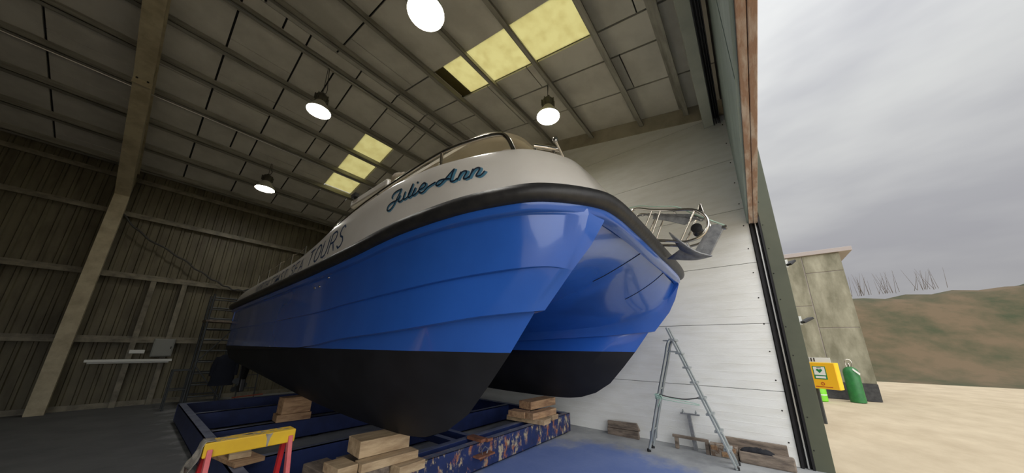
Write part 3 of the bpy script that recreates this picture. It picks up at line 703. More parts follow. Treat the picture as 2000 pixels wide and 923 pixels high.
JULIE = [[(8.283, 0.703), (8.262, 0.748), (8.335, 0.798), (8.494, 0.815), (8.669, 0.811)], [(8.655, 0.811), (8.574, 0.725), (8.481, 0.638), (8.379, 0.541), (8.253, 0.485), (8.153, 0.49), (8.108, 0.529), (8.15, 0.592), (8.285, 0.618), (8.487, 0.616), (8.617, 0.632)], [(8.638, 0.689), (8.578, 0.621), (8.581, 0.573), (8.652, 0.555), (8.751, 0.585), (8.823, 0.691)], [(8.832, 0.717), (8.77, 0.621), (8.778, 0.571), (8.841, 0.559), (8.931, 0.586), (9.014, 0.668), (9.097, 0.816)], [(9.097, 0.816), (8.991, 0.689), (8.938, 0.591), (8.967, 0.555), (9.031, 0.558), (9.123, 0.622), (9.175, 0.706)], [(9.175, 0.706), (9.102, 0.621), (9.078, 0.579), (9.114, 0.554), (9.184, 0.568), (9.273, 0.611)], [(9.287, 0.619), (9.379, 0.62), (9.467, 0.654), (9.469, 0.701), (9.418, 0.718), (9.331, 0.679), (9.273, 0.611), (9.301, 0.548), (9.383, 0.539), (9.51, 0.597), (9.628, 0.624), (9.731, 0.639)], [(10.206, 0.805), (10.101, 0.733), (9.969, 0.647), (9.838, 0.574), (9.746, 0.552), (9.723, 0.583), (9.778, 0.633), (9.877, 0.646), (10.056, 0.607)], [(10.206, 0.805), (10.121, 0.693), (10.047, 0.582), (10.053, 0.541), (10.116, 0.544), (10.189, 0.583)], [(10.298, 0.7), (10.232, 0.616), (10.166, 0.536)], [(10.211, 0.592), (10.309, 0.68), (10.374, 0.691), (10.379, 0.652), (10.301, 0.563), (10.3, 0.524), (10.351, 0.528), (10.412, 0.567)], [(10.514, 0.703), (10.45, 0.611), (10.377, 0.516)], [(10.43, 0.585), (10.523, 0.676), (10.6, 0.698), (10.614, 0.657), (10.527, 0.556), (10.522, 0.521), (10.574, 0.517), (10.632, 0.55), (10.689, 0.6)]]
DOT = (9.246707073399556, 0.791008464626822)
sh = MB(); nv = MB()
for st in JULIE:
    q = smooth2(st); ribbon(nv, q, .0175, .0055)
    ribbon(sh, [(a+.034, b_-.024) for a, b_ in q], .0185, .0030); ribbon(sh, [(a+.017, b_-.012) for a, b_ in q], .018, .0038)
def dotat(b, s, t, r, off):
    ribbon(b, [(s-.03*r/.012, t), (s, t), (s+.03*r/.012, t)], r*2, off)
dotat(nv, DOT[0], DOT[1], .011, .0055); dotat(sh, DOT[0]+.02, DOT[1]-.015, .011, .003)
o = sh.build('name_shadow', M['teal'], boat, fixn=False); o['label'] = 'pale blue drop shadow of the name Julie-Ann'
o = nv.build('name_lettering', M['navy'], boat, fixn=False); o['label'] = 'navy script lettering reading Julie-Ann'
CAP = {'N': [[(0,0),(0,1),(.9,0),(.9,1)]], 'O': [[(.45,1),(.12,.85),(0,.5),(.12,.15),(.45,0),(.78,.15),(.9,.5),(.78,.85),(.45,1)]],
 'R': [[(0,0),(0,1),(.55,1),(.78,.86),(.78,.66),(.55,.5),(0,.5)],[(.4,.5),(.85,0)]], 'T': [[(.42,0),(.42,1)],[(0,1),(.85,1)]],
 'H': [[(0,0),(0,1)],[(.85,0),(.85,1)],[(0,.5),(.85,.5)]], 'C': [[(.85,.82),(.6,1),(.25,.93),(.03,.6),(.03,.4),(.25,.07),(.6,0),(.85,.18)]],
 'A': [[(0,0),(.45,1),(.9,0)],[(.17,.36),(.73,.36)]], 'S': [[(.78,.84),(.55,1),(.22,.95),(.08,.75),(.25,.56),(.6,.45),(.76,.25),(.6,.05),(.3,0),(.02,.16)]],
 'E': [[(.8,0),(0,0),(0,1),(.8,1)],[(0,.52),(.65,.52)]], 'U': [[(0,1),(0,.3),(.15,.06),(.42,0),(.7,.06),(.85,.3),(.85,1)]]}
def s_of_y(y):
    lo, hi = 0.0, 10.0
    for _ in range(40):
        m_ = (lo+hi)/2
        if bul(m_, .4).y > y: lo = m_
        else: hi = m_
    return lo
words = 'NORTH COAST SEA TOURS'
ypos = {}; y = 8.05
adv = {0: .215}
for i, ch in enumerate(words):
    width = .155 if i < 12 else (.17 if i < 16 else .215)
    step = width*1.20 if ch != ' ' else .16
    if ch != ' ':
        lt = MB()
        for st in CAP[ch]:
            dense = []
            for (a, b_), (c_, e_) in zip(st[:-1], st[1:]):
                for k in range(3): dense.append((a+(c_-a)*k/3, b_+(e_-b_)*k/3))
            dense.append(st[-1])
            q = [(s_of_y(y-(u+.32*v-.1)*width), .29+.50*v) for u, v in dense]
            ribbon(lt, q, .027 if i > 15 else .020, .004)
        lt.build('letter', M['tourblue'], boat, fixn=False)['label'] = 'thin blue painted capital ' + ch
    y -= step
# little boat emblem inside the word COAST
em = MB(); se = s_of_y(6.62)
for k in range(3): ribbon(em, [(se-.10+.02*k, .46+.05*k), (se, .44+.05*k), (se+.12-.02*k, .47+.05*k)], .016, .0045)
em.build('emblem', M['tourblue'], boat, fixn=False)

# bow roller frame of bent tube at the centreline
X0, X1 = 3.54, 3.74
for X in (X0, X1):
    loop = curve([(X,1.02,3.10),(X,.92,3.235),(X,.72,3.165),(X,.5,3.10),(X,.31,3.045),(X,.215,2.95),(X,.20,2.84),(X,.27,2.735),(X,.42,2.70),(X,.58,2.745),(X,.80,2.80)], 44)
    MB().tube(loop, .016, 8).build('roller_frame_tube', M['steel'], boat, smooth=50)
    for a, c_ in (((X,.72,3.165),(X,.84,2.93)), ((X,.63,3.14),(X,.78,2.80)), ((X,.30,3.03),(X,.47,2.72))): MB().tube([a, c_], .011, 8).build('roller_frame_bar', M['steel'], boat, smooth=50)
for yy, zz in ((.215,2.93),(.42,2.70),(.5,3.10)): MB().tube([(X0,yy,zz),(X1,yy,zz)], .012, 8).build('roller_frame_bar', M['steel'], boat, smooth=50)
MB().prism([(.72,3.14),(.34,3.03),(.30,2.96),(.42,2.92),(.60,3.02),(.74,3.08)], lambda y_, z_: (X0+.06, y_, z_), lambda y_, z_: (X0+.08, y_, z_)).build('cheek_plate', M['galv'], boat, bevel=.004)
MB().lathe([(.02,-.08),(.055,-.075),(.03,0),(.055,.075),(.02,.08)], (3.64,.31,2.84), 14, axis=(1,0,0)).build('roller', M['blacko'], boat, smooth=30)
ch = MB(); pr = curve([(3.60,.25,2.93),(3.60,.4,3.01),(3.60,.6,3.09),(3.60,.8,3.15),(3.60,1.0,3.17)], 24)
for i in range(23):
    a = pr[i].lerp(pr[i+1], .5); tdir = (pr[i+1]-pr[i]).normalized(); sd = Vector((1,0,0)) if i % 2 else Vector((1,0,0)).cross(tdir)
    ring_ = [a+tdir*.024*math.cos(q)+sd*.013*math.sin(q) for q in [2*math.pi*k/10 for k in range(10)]]
    ch.tube(ring_, .005, 5, closed=True)
tag(ch.build('anchor_chain', M['galv'], smooth=60), 'galvanised chain running back along the bow roller frame', 'chain')
anchor = thing('plough_anchor', (3.64, .3, 2.55), 'galvanised plough anchor hanging in the bow roller', 'anchor')
MB().prism([(.235,2.525),(.37,2.60),(.27,2.75),(.175,2.865),(.12,2.86),(.07,2.81)], lambda y_, z_: (3.625, y_, z_), lambda y_, z_: (3.655, y_, z_)).build('shank', M['galv'], anchor, bevel=.006)
fk = MB(); ridge_ = [(.22,2.535),(.34,2.57),(.44,2.66),(.555,2.835)]; lower = [(.22,2.53),(.36,2.535),(.50,2.575),(.665,2.615)]
fl_ = []
for sgn in (-1, 1):
    keel_ = curve([(3.64,.215,2.53),(3.64,.32,2.552),(3.64,.43,2.60),(3.64,.50,2.66)], 10)
    edge_ = curve([(3.64,.215,2.53),(3.64+sgn*.07,.34,2.585),(3.64+sgn*.13,.44,2.68),(3.64+sgn*.15,.56,2.83)] if sgn < 0 else [(3.64,.215,2.53),(3.64+.08,.36,2.535),(3.64+.14,.52,2.575),(3.64+.17,.67,2.62)], 10)
    fk.loft([keel_, edge_])
fk.build('fluke', M['galv'], anchor, solid=.014, smooth=40)
MB().tube([(3.64,.09,2.815),(3.64,.055,2.805)], .022, 8).tube([(3.60,.06,2.81),(3.68,.06,2.81)], .014, 8).build('shackle', M['steel'], anchor, smooth=40)
rp2 = curve([(3.52,1.0,3.26),(3.52,.85,3.25),(3.53,.7,3.20),(3.54,.5,3.145),(3.56,.42,3.10),(3.58,.3,3.0),(3.62,.12,2.87),(3.64,.06,2.83)], 40)
tag(MB().tube(rp2, .007, 6).build('mooring_rope', M['rope'], smooth=60), 'thin pale green rope lying along the bow roller frame', 'rope')
MB().prism([(.22,3.02),(.28,3.04),(.255,3.12),(.235,3.13)], lambda y_, z_: (3.60, y_, z_), lambda y_, z_: (3.68, y_, z_)).build('guard_tab', M['steel'], boat, bevel=.006)

# ================================================================== CRADLE
CX0, CX1, CY0, CY1, CZ = .88, 5.66, 3.05, 9.52, .35
cradle = thing('boat_cradle', ((CX0+CX1)/2, 6.3, 0), 'blue steel transport cradle with flaking rusty front beam under the catamaran', 'cradle')
def channel(axis, a0, a1, c0, c1, z0=.03, z1=CZ, t_=.012):
    b = MB()
    if axis == 'x':
        for y0, y1, q0, q1 in ((c0, c0+t_, z0, z1), (c0, c1, z1-t_, z1), (c0, c1, z0, z0+t_)): b.box(a0, a1, y0, y1, q0, q1)
    else:
        for x0, x1, q0, q1 in ((c0, c0+t_, z0, z1), (c0, c1, z1-t_, z1), (c0, c1, z0, z0+t_)): b.box(x0, x1, a0, a1, q0, q1)
    return b
channel('x', CX0, CX1, CY0, CY0+.11).build('front_beam', M['cradle_rusty'], cradle, bevel=.003)
channel('x', CX0, CX1, CY1, CY1-.11).build('rear_beam', M['cradle'], cradle)
channel('y', CY0+.12, CY1-.12, CX0, CX0+.11).build('side_beam', M['cradle'], cradle)
channel('y', CY0+.12, CY1-.12, CX1, CX1-.11).build('side_beam', M['cradle'], cradle)
for yy in (4.5, 6.25, 8.0): channel('x', CX0+.12, CX1-.12, yy, yy+.10, .05, CZ-.005).build('cross_beam', M['cradle'], cradle)
MB().box(CX0+.12, CX1-.12, 3.30, 3.40, .27, .345).build('inner_rail', M['cradle'], cradle, bevel=.004)
for xx in (3.0, 3.30): MB().box(xx, xx+.09, 3.41, 4.49, .24, .335).build('tie_bar', M['cradle'], cradle, bevel=.004)
MB().box(3.16, 3.28, 3.02, 3.30, .345, .385).build('hinge_bar', M['rust'], cradle, bevel=.006)
MB().tube([(3.24,2.995,.365),(3.34,2.995,.365)], .022, 10).build('hinge_pin', M['rust'], cradle)
MB().box(3.04, 3.34, 2.93, 3.05, .20, .222).build('bracket_plate', M['rust'], cradle, bevel=.004)
MB().tube([(3.15,2.98,.222),(3.13,2.98,.27),(3.19,2.98,.31),(3.25,2.98,.27),(3.23,2.98,.222)], .008, 6).build('shackle', M['trackmetal'], cradle)
MB().prism([(2.95,.2),(3.05,.2),(3.05,.12)], lambda y_, z_: (3.18, y_, z_), lambda y_, z_: (3.20, y_, z_)).build('gusset', M['rust'], cradle)
for xx in (CX0+.3, 2.4, 4.2, CX1-.35):
    for yy in (3.25, 6.4, 9.2): MB().lathe([(.06,-.05),(.075,-.045),(.075,.045),(.06,.05)], (xx, yy, .075), 14, axis=(1,0,0)).build('wheel', M['blacko'], cradle)

# timber packing under the hulls
def timber(x0, x1, y0, y1, z0, z1, label, mat='wood', rot=0, group=None, name='timber_block'):
    c = Vector(((x0+x1)/2, (y0+y1)/2, z0)); b = MB(); hx, hy, hz = (x1-x0)/2, (y1-y0)/2, z1-z0
    R = Matrix.Rotation(math.radians(rot), 4, 'Z'); b.box(-hx, hx, -hy, hy, 0, hz, R)
    o = b.build(name, M[mat], bevel=.005); o.location = c
    return tag(o, label, 'timber', group)
G1, G2 = 'packing timbers under the near hull', 'packing timbers under the far hull'
timber(1.34, 1.56, 2.86, 3.66, .352, .435, 'lower left timber on the cradle beam under the near hull', 'wood3', 4, G1)
timber(1.86, 2.16, 2.86, 3.62, .352, .435, 'lower right timber on the cradle beam under the near hull', 'wood', 2, G1)
timber(1.59, 1.84, 2.98, 3.60, .352, .435, 'short filler timber between the two lowest blocks under the near hull', 'wood3', 0, G1)
timber(1.56, 2.14, 2.96, 3.12, .437, .512, 'long middle timber in the stack under the near hull', 'wood', -3, G1)
timber(1.36, 1.54, 3.02, 3.3, .437, .515, 'small middle timber at the left end of the near hull stack', 'wood', 3, G1)
timber(1.60, 2.12, 3.10, 3.40, .517, .664, 'broad light topmost timber touching the near hull', 'wood', -4, G1)
timber(4.42, 4.66, 2.88, 3.62, .352, .430, 'lowest timber overhanging the rusty beam under the far hull', 'wood', 5, G2)
timber(4.86, 5.06, 2.96, 3.5, .352, .430, 'small lowest timber at the right under the far hull', 'wood', 0, G2)
timber(4.34, 5.02, 2.99, 3.14, .432, .532, 'long middle timber in the stack under the far hull', 'wood2', -3, G2)
timber(4.30, 4.50, 3.18, 3.5, .432, .53, 'short dark middle timber behind in the far hull stack', 'wood2', 6, G2)
timber(4.52, 5.28, 3.16, 3.42, .535, .662, 'broad reddish topmost timber touching the far hull', 'wood2', -3, G2)
timber(1.72, 2.20, 6.14, 6.42, .352, .46, 'shadowed timber on the second cradle cross beam under the near hull', 'wood2', -4, G1)
timber(1.76, 2.18, 6.17, 6.40, .462, .71, 'dark upper timber on the second cross beam under the near hull', 'wood2', 3, G1)
G3 = 'offcuts on the cradle side beam'
timber(.86, 1.12, 4.30, 4.95, .352, .395, 'thin brown board lying on the cradle side beam behind the sawhorse', 'wood2', 10, G3, 'offcut')
timber(.90, 1.08, 4.42, 4.60, .397, .445, 'pale offcut lying on the thin brown board', 'wood', -8, G3, 'offcut')
timber(.90, 1.04, 4.55, 4.70, .447, .49, 'uppermost small pale offcut on the cradle side beam', 'wood', 6, G3, 'offcut')
# ================================================================== HIGH-BAY LAMPS
def lamp(x, y, z, label, cable):
    t_ = thing('high_bay_lamp', (x, y, z), label, 'lamp', 'high bay lamps under the roof')
    def at_(o): o.matrix_parent_inverse = Matrix.Identity(4); return o
    b = MB(); prof = [(.085,.27),(.10,.22),(.16,.13),(.215,.05),(.228,.0),(.221,.0),(.205,.052),(.15,.135),(.088,.215)]
    n = 28
    for r0, z0 in prof:
        for k in range(n): b.v.append((r0*math.cos(2*math.pi*k/n), r0*math.sin(2*math.pi*k/n), z0))
    for i in range(len(prof)-1):
        for k in range(n): b.f.append((i*n+k, i*n+(k+1) % n, (i+1)*n+(k+1) % n, (i+1)*n+k))
    at_(b.build('reflector', M['reflector'], t_, smooth=50))
    at_(MB().lathe([(.205,.02),(.215,.03),(.21,.045)], (0,0,0), 28).build('lens', M['lampglow'], t_))
    at_(MB().lathe([(.06,.22),(.10,.24),(.115,.30),(.115,.38),(.08,.43),(.035,.45),(.03,.48)], (0,0,0), 16).build('housing', M['lamphouse'], t_, smooth=35))
    for k in range(8):
        a = k*math.pi/4; at_(MB().box(.10, .135, -.004, .004, .26, .40, Matrix.Rotation(a, 4, 'Z')).build('fin', M['lamphouse'], t_))
    top = roofz(y)-.2-z
    at_(MB().tube([(0,0,.47),(.0,0,.55),(.0,0,top)], .006, 6).build('suspension', M['cord'], t_))
    at_(MB().tube(curve([(.03,0,.45),(.07,.02,.6),(.05,.03,.75*top),(.02,.0,top)], 16), .007, 6).build('cable', M['cord'], t_))
    return t_
lamp(1.40, 2.55, 5.52, 'brightest lit high bay lamp, nearest the camera at the top of the hall', 0)
lamp(1.42, 6.42, 6.28, 'lit high bay lamp hanging from the ridge purlin left of the boat', 0)
lamp(4.17, 2.50, 5.94, 'lit high bay lamp below the large rooflights above the bow', 0)
lamp(1.43, 10.15, 5.77, 'farthest lit high bay lamp near the profiled back wall', 0)

# ================================================================== SAWHORSE
sh_ = thing('sawhorse', (.79, 3.33, 0), 'yellow topped sawhorse with red legs straddling the cradle side beam', 'sawhorse')
MB().box(.50, 1.07, 3.26, 3.41, .75, .85).build('top_beam', M['yellow'], sh_, bevel=.008)
for xx in (.535, 1.035):
    for sg, mt in ((-1, 'pinkred'), (1, 'red')):
        MB().bar((xx, 3.335+sg*.06, .80), (xx+(-.03 if xx < .7 else .03)*.6, 3.335+sg*.24, 0.0), .055, .03, (1,0,0)).build('leg', M[mt], sh_, bevel=.003)
    MB().box(xx-.02, xx+.02, 3.20, 3.47, .36, .40).build('leg_brace', M['red'], sh_)
sp_ = MB(); rr_ = random.Random(11)
for k in range(26):                                            # dried paint spatters
    cx_, cy_ = rr_.uniform(.53, 1.05), rr_.uniform(3.27, 3.40); r0 = rr_.uniform(.004, .016)
    pts = [(cx_+r0*2.0*math.cos(a)*rr_.uniform(.6,1.2), cy_+r0*math.sin(a)*rr_.uniform(.6,1.2)) for a in [q*.785 for q in range(8)]]
    sp_.prism(pts, lambda a, c: (a, min(max(c, 3.262), 3.408), .8502), lambda a, c: (a, min(max(c, 3.262), 3.408), .8516))
sp_.build('paint_spatter', M['rag'], sh_)['kind'] = 'stuff'
dr = MB(); dr.prism([(.855,.849),(.885,.845),(.905,.849),(.89,.81),(.882,.752),(.873,.752),(.87,.81)], lambda a, c: (a, 3.2596, c), lambda a, c: (a, 3.2582, c)); dr.build('paint_drip', M['rag'], sh_)
rg = MB(); rows = []
for i in range(9):
    u = i/8; rows.append([Vector((.497-.012*math.sin(u*9+k)*u-.05*u*u-(.02*u if k % 2 else 0), 3.27+.135*k/6+.04*u*(k/6-.2), .857-.20*max(u-.12, 0)/.88*(1+.25*math.sin(k*1.7)))) if i > 1 else Vector((.56-.055*u/.125, 3.27+.135*k/6, .858)) for k in range(7)])
rg.loft(rows); tag(rg.build('paint_rag', M['rag'], smooth=60, solid=.003), 'grey paint rag draped over the left end of the sawhorse', 'rag')

# ================================================================== STEP LADDER
lad = thing('step_ladder', (5.66, 1.0, 0), 'aluminium step ladder standing open by the white wall, tied with rope', 'ladder')
XA, XB = 5.52, 5.75
def fr(z): return .46+.67*z/1.91
for X in (XA, XB):
    xt = X+(.03 if X == XA else -.03)
    MB().bar((X, fr(0), 0.0), (xt, fr(1.92), 1.92), .028, .062, (1,0,0)).build('front_stile', M['alu'], lad, bevel=.004)
    leg = curve([(X, 1.59, 0), (X, 1.47, .45), (X, 1.35, .9), (X, 1.20, 1.42), (X, 1.155, 1.6), (X, 1.12, 1.69), (xt, 1.075, 1.735)], 26)
    MB().tube(leg, .021, 8).build('back_leg', M['alu'], lad, smooth=50)
    for y_, z_ in ((fr(0), 0), (1.59, 0)): MB().lathe([(.03,0),(.03,.035),(.02,.045)], (X, y_, z_), 8).build('rubber_foot', M['blacko'], lad)
    MB().bar((X, 1.18, 1.54), (X, 1.0, 1.53), .012, .022).build('hinge_arm', M['alu'], lad)
    MB().bar((X, 1.535, .16), (X, 1.52, .30), .05, .03, (1,0,0)).build('leg_bracket', M['alu'], lad)
for k in range(8):
    z_ = .22+.215*k
    MB().box(XA-.012, XB+.012, fr(z_)-.045, fr(z_)+.05, z_-.014, z_+.014).build('tread', M['alu'], lad, bevel=.004)
for z_, y_ in ((.32, 1.505), (.95, 1.335)): MB().tube([(XA, y_, z_), (XB, y_, z_)], .012, 8).build('back_rung', M['alu'], lad)
MB().box(XA-.01, XB+.01, fr(1.66)-.03, fr(1.66)+.16, 1.70, 1.72).build('top_step', M['alu'], lad, bevel=.005)
rt = MB(); rt.tube(curve([(5.49,1.40,.84),(5.48,1.33,.81),(5.47,1.1,.79),(5.485,.9,.775),(5.49,.80,.77)], 24), .006, 6)
rt.tube(curve([(5.49,1.42,.86),(5.48,1.33,.83),(5.47,1.15,.83),(5.485,.9,.80),(5.49,.79,.78)], 24), .006, 6)
for k in range(4):
    zz = .80+.022*k; rt.tube([(5.52+.034*math.cos(a), 1.375+.034*math.sin(a), zz+.006*math.sin(a*2)) for a in [q*.524 for q in range(12)]], .007, 6, closed=True)
rt.tube(curve([(5.49,1.36,.86),(5.47,1.33,.80),(5.48,1.365,.72),(5.49,1.38,.68)], 12), .006, 6); rt.tube(curve([(5.49,1.36,.85),(5.46,1.31,.86),(5.47,1.30,.82),(5.49,1.36,.83)], 12), .007, 6)
tag(rt.build('tie_rope', M['rope'], smooth=60), 'pale green rope knotted around the back leg of the step ladder', 'rope')
tag(MB().tube(curve([(5.495,1.34,.87),(5.49,1.2,.845),(5.49,1.0,.835),(5.49,.85,.86),(5.50,.80,.875)], 20), .009, 6).build('stay_cord', M['cord'], smooth=60), 'sagging grey stay cord between the legs of the step ladder', 'cord')

# ================================================================== THINGS ALONG THE WHITE WALL
pk = tag(MB().prism([(1.90,0),(2.47,0),(2.48,.115),(1.91,.125)], lambda y_, z_: (6.06, y_, z_), lambda y_, z_: (6.13, y_, z_)).build('plank', M['wood3'], bevel=.006), 'lower grey board leaning by the white wall left of the step ladder', 'plank', 'boards by the wall')
tag(MB().prism([(1.88,.132),(2.47,.122),(2.47,.235),(1.93,.255)], lambda y_, z_: (6.07+(.0), y_, z_), lambda y_, z_: (6.13, y_, z_)).build('plank', M['wood3'], bevel=.006), 'upper grey board stacked on another left of the step ladder', 'plank', 'boards by the wall')
ts = thing('metal_stand', (6.12, 1.05, 0), 'rusty grey T-shaped metal stand leaning on the white wall', 'stand')
MB().box(6.11, 6.16, .91, 1.19, .515, .535).build('cross_bar', M['galv'], ts)
MB().bar((6.135, 1.07, .515), (6.10, 1.02, .0), .07, .05, (0,1,0)).build('post', M['galv'], ts)
for yy in (.96, 1.15): MB().lathe([(.016,0),(.016,.03),(.008,.032),(.008,.055)], (6.135, yy, .535), 8).build('bolt', M['alu'], ts)
fr_ = thing('trestle_frame', (6.06, 1.08, 0), 'low grey wooden trestle frame lying at the foot of the white wall', 'frame')
MB().box(5.99, 6.04, .82, 1.33, .165, .205).build('rail', M['wood3'], fr_, bevel=.004)
MB().box(5.98, 6.05, 1.25, 1.30, 0, .165).build('leg', M['wood3'], fr_, bevel=.004)
MB().box(5.98, 6.05, .82, .87, 0, .165).build('leg', M['wood3'], fr_, bevel=.004)
bk = thing('wooden_crate_block', (6.03, .63, 0), 'brown and grey slotted block between the trestle frame and the long timber', 'block')
MB().box(5.97, 6.10, .455, .81, 0, .17).build('body', M['block'], bk, bevel=.008)
for y0, y1, z0, z1 in ((.71,.79,.09,.15), (.58,.66,.02,.08), (.48,.56,.09,.15)): MB().box(5.962, 5.98, y0, y1, z0, z1).build('slot_face', M['wood2'], bk)
tag(MB().box(6.13, 6.19, -.12, .63, 0, .265).build('plank', M['wood3'], bevel=.006), 'dark wide board standing against the white wall behind the long timber', 'plank', 'boards by the wall')
tag(MB().box(5.90, 6.08, -.17, .445, 0, .15).build('timber_beam', M['wood3'], bevel=.02), 'long worn timber lying on the floor beside the green door jamb', 'timber')
cl = MB(); r_ = random.Random(4); rows = []
for i in range(13):
    u = i/12; row = []
    for k in range(9):
        v = k/8; edge = math.sin(math.pi*u)**.5*math.sin(math.pi*v)**.5 if 0 < u < 1 and 0 < v < 1 else 0
        row.append(Vector((5.93+.14*v, .05+.36*u+.02*math.sin(v*6), .153+edge*(.03+.03*math.sin(u*11+v*4)**2+.012*r_.random()))))
    rows.append(row)
cl.loft(rows); tag(cl.build('black_rag', M['blackcloth'], smooth=70, solid=.004), 'crumpled black cloth lying on the long worn timber', 'cloth')

# ================================================================== BACK WALL CLUTTER
sc = thing('scaffold_tower', (1.45, 11.6, 0), 'dark aluminium scaffold tower by the back wall behind the stern', 'scaffold')
for X in (1.16, 1.78):
    for Y in (11.35, 11.95): MB().tube([(X, Y, 0), (X, Y, 2.86)], .025, 8).build('upright', M['scaf'], sc, smooth=50)
for Y in (11.35, 11.95):
    for k in range(10): MB().tube([(1.16, Y, .25+.28*k), (1.78, Y, .25+.28*k)], .018, 8).build('rung', M['scaf'], sc, smooth=50)
MB().box(1.12, 1.84, 11.30, 12.0, 2.12, 2.17).build('platform', M['wood3'], sc)
for a, b_ in (((1.16,11.33,1.1),(1.78,11.33,2.05)), ((1.16,11.33,1.0),(1.78,11.33,.15))): MB().tube([a, b_], .014, 6).build('brace', M['scaf'], sc)
jk = MB(); rows = []
r_ = random.Random(9)
for i in range(12):                                            # hanging jacket: shoulders, body, open hem
    u = i/11; wx = (.07+.13*min(u/.15, 1)**.6)+.05*u; wy = .05+.05*min(u/.2, 1)+.015*u; row = []
    for k in range(16):
        a = 2*math.pi*k/16; f_ = 1+.08*math.sin(k*2.6+u*5)
        row.append(Vector((1.72+wx*math.cos(a)*f_, 11.17+wy*math.sin(a)*f_, 1.28-.78*u)))
    rows.append(row+[row[0]])
jk.loft(rows); jacket = thing('work_jacket', (1.72, 11.22, .5), 'dark navy work jacket hanging on the scaffold tower', 'jacket')
jk.build('body', M['jacket'], jacket, smooth=60)
for sg in (-1, 1): MB().tube(curve([(1.72+sg*.16, 11.21, 1.20), (1.72+sg*.22, 11.18, 1.0), (1.72+sg*.23, 11.17, .74)], 10), [.06]*4+[.055]*3+[.05]*3, 10).build('sleeve', M['jacket'], jacket, smooth=60)
MB().tube([(1.72, 11.22, 1.26), (1.72, 11.30, 1.37)], .012, 6).build('hanging_loop', M['jacket'], jacket)
tb = thing('work_trestle', (.98, 11.4, 0), 'low dark metal work trestle left of the scaffold tower', 'trestle')
for X in (.80, 1.10):
    for Y in (11.2, 11.6): MB().tube([(X, Y, 0), (X, Y, .9)], .016, 6).build('leg', M['scaf'], tb)
for Y in (11.2, 11.6):
    for z_ in (.45, .9): MB().tube([(.80, Y, z_), (1.10, Y, z_)], .014, 6).build('rail', M['scaf'], tb)
for X in (.80, 1.10): MB().tube([(X, 11.2, .9), (X, 11.6, .9)], .014, 6).build('rail', M['scaf'], tb)
rk = thing('tube_rack', (2.3, 11.5, 0), 'narrow metal rack with tubes behind the outdrive', 'rack')
for X in (2.12, 2.52):
    MB().tube([(X, 11.45, 0), (X, 11.6, 1.5)], .016, 6).build('upright', M['scaf'], rk)
for z_ in (.35, .7, 1.05): MB().tube([(2.12, 11.46+.1*z_, z_), (2.52, 11.46+.1*z_, z_)], .012, 6).build('rung', M['scaf'], rk)
for k in range(3): tag(MB().tube([(2.04, 11.40-.03*k, .14), (2.70, 11.40-.03*k, .17)], .013, 8).build('orange_tube', M['hose'], rk), 'orange tube')
eb = thing('electrical_box', (.58, 12.56, 1.2), 'grey electrical enclosure on the back wall', 'electrical box')
MB().box(.38, .76, 12.44, 12.585, 1.20, 1.66).build('case', M['box'], eb, bevel=.01)
MB().box(.40, .74, 12.425, 12.44, 1.22, 1.64).build('door', M['box'], eb, bevel=.006)
MB().box(.70, .72, 12.41, 12.425, 1.40, 1.46).build('latch', M['blacko'], eb)
lf = thing('batten_light', (.45, 12.5, 1.1), 'long white batten fitting below the grey electrical enclosure', 'light fitting')
MB().box(-.6, .80, 12.46, 12.585, 1.08, 1.14).build('tray', M['swhite'], lf, bevel=.006); MB().tube([(-.55, 12.50, 1.06), (.75, 12.50, 1.06)], .018, 8).build('tube', M['swhite'], lf)
tag(MB().box(.02, .28, 12.50, 12.585, 1.28, 1.37).build('junction_box', M['swhite'], bevel=.01), 'small white junction box left of the grey electrical enclosure', 'junction box')
rope_ = curve([(-.9,12.50,4.85),(-.41,12.52,4.36),(.3,12.52,3.95),(.9,12.5,3.55),(1.36,12.50,3.30),(1.7,12.48,3.18),(2.05,12.48,3.24)], 60)
tag(MB().tube([p+Vector((0, .008*math.sin(i*1.3), .02*math.sin(i*.9))) for i, p in enumerate(rope_)], .022, 8).build('hanging_cable', M['cord'], smooth=60), 'thick grey cable sagging diagonally across the back wall', 'cable')

# ================================================================== OUTSIDE THE DOOR
ac = thing('defibrillator_cabinet', (10.0, -1.07, .8), 'yellow defibrillator cabinet with green and white sign outside the door', 'cabinet')
AR = Matrix.Translation((10.0, -1.07, 0)) @ Matrix.Rotation(math.radians(-24), 4, 'Z')
def apart(name, mat, y0, y1, z0, z1, x0, x1, bevel=0):
    return MB().box(x0, x1, y0, y1, z0, z1, AR).build(name, M[mat], ac, bevel=bevel)
apart('case', 'aed2', -.25, .25, .76, 1.33, .0, .20, .008)
apart('door', 'aed', -.245, .25, .765, 1.325, -.03, -.004, .006)
apart('sign_border', 'sgreen', -.09, .13, .97, 1.25, -.034, -.030)
apart('sign_face', 'swhite', -.075, .115, 1.06, 1.235, -.037, -.034)
apart('sign_band', 'swhite', -.065, .105, .99, 1.035, -.037, -.034)
MB().prism([(.02,1.10),(.075,1.165),(.06,1.19),(.035,1.19),(.02,1.175),(.005,1.19),(-.02,1.19),(-.035,1.165)], lambda y_, z_: AR @ Vector((-.0385, y_, z_)), lambda y_, z_: AR @ Vector((-.037, y_, z_))).build('heart_symbol', M['sgreen'], ac)
apart('sign_text', 'sdark', -.02, .06, 1.21, 1.222, -.0385, -.037)
b = MB(); b.tube([AR @ Vector((-.034, .01+.028*math.cos(a), .875+.028*math.sin(a))) for a in [k*.524 for k in range(12)]], .006, 5, closed=True); b.build('emblem_ring', M['sred'], ac)
apart('maker_lettering', 'sred', -.14, .14, .80, .816, -.0325, -.03)
apart('notice', 'swhite', -.19, .25, 1.335, 1.44, .02, .03)
for k in range(4): MB().box(.012, .02, .07+.05*k, .09+.05*k, 1.35, 1.43, AR).build('hazard_stripe', M['sdark'], ac)
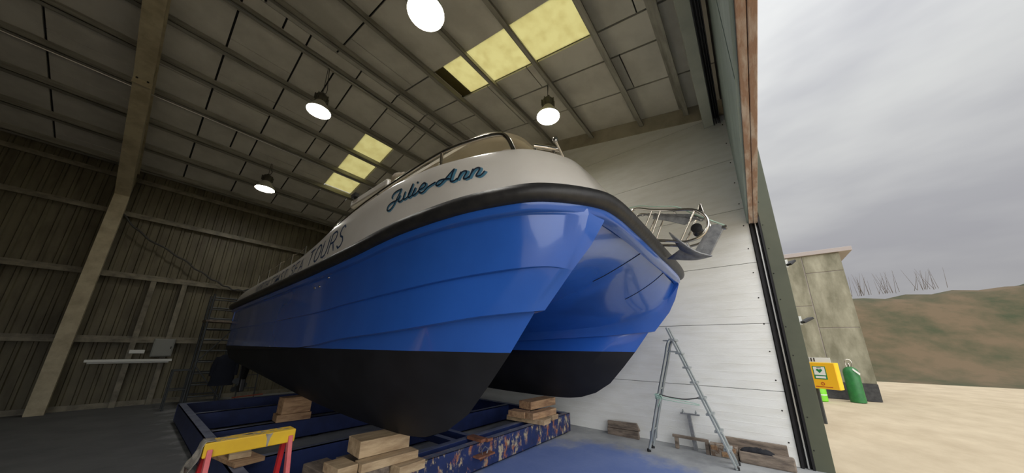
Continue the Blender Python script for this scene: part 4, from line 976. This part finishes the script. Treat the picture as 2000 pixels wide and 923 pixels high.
apart('post', 'scaf', .19, .25, -.01, 1.3, .2, .26)
def cylinder(x, y, h, r0, mat, label, guard):
    t_ = thing('gas_cylinder', (x, y, -.012), label, 'gas cylinder', 'gas cylinders by the outbuilding')
    z0 = -.012
    MB().lathe([(r0*.8, z0), (r0, z0+.02), (r0, z0+h*.84), (r0*.86, z0+h*.92), (r0*.5, z0+h*.98), (.03, z0+h)], (x, y, 0), 20).build('bottle', M[mat], t_, smooth=50)
    MB().lathe([(.028, z0+h), (.028, z0+h+.08), (.012, z0+h+.1)], (x, y, 0), 10).build('valve', M['steel'], t_)
    if guard:
        g_ = MB(); g_.tube(curve([(x, y-.06, z0+h*.99), (x, y-.075, z0+h+.1), (x, y-.06, z0+h+.2), (x, y, z0+h+.23), (x, y+.06, z0+h+.2), (x, y+.075, z0+h+.1), (x, y+.06, z0+h*.99)], 24), .012, 6)
        g_.build('guard', M['steel'], t_, smooth=50)
        MB().prism([(-.06,-.04),(-.30,-.20),(-.27,-.26),(-.04,-.10)], lambda a, c: (x-r0-.004, y+a*.6, z0+h+c), lambda a, c: (x-r0-.001, y+a*.6, z0+h+c)).build('tag', M['swhite'], t_)
    else: MB().lathe([(r0+.003, z0+.2), (r0+.003, z0+.23)], (x, y, 0), 20).build('band', M['swhite'], t_)
cylinder(15.25, -2.33, 1.12, .19, 'cylgreen', 'tall dark green gas cylinder standing by the black plinth of the outbuilding', True)
cylinder(14.8, -1.42, .62, .17, 'lime', 'short lime green gas cylinder below the yellow cabinet', False)
for (z_, L_, nm) in ((2.95, 'small black floodlight high on the green door jamb', .07), (2.02, 'black floodlight with white bracket lower on the green door jamb', .12)):
    t_ = thing('floodlight', (XW+.3, -.60, z_), L_, 'floodlight', 'floodlights on the door jamb')
    MB().box(XW+.26, XW+.32, -.62, -.566, z_-.05, z_+.08).build('bracket', M['swhite'], t_)
    MB().bar((XW+.24, -.61, z_-.02), (XW+.30, -.61-nm, z_+.05), .12, .035).build('head', M['blacko'], t_, bevel=.006)
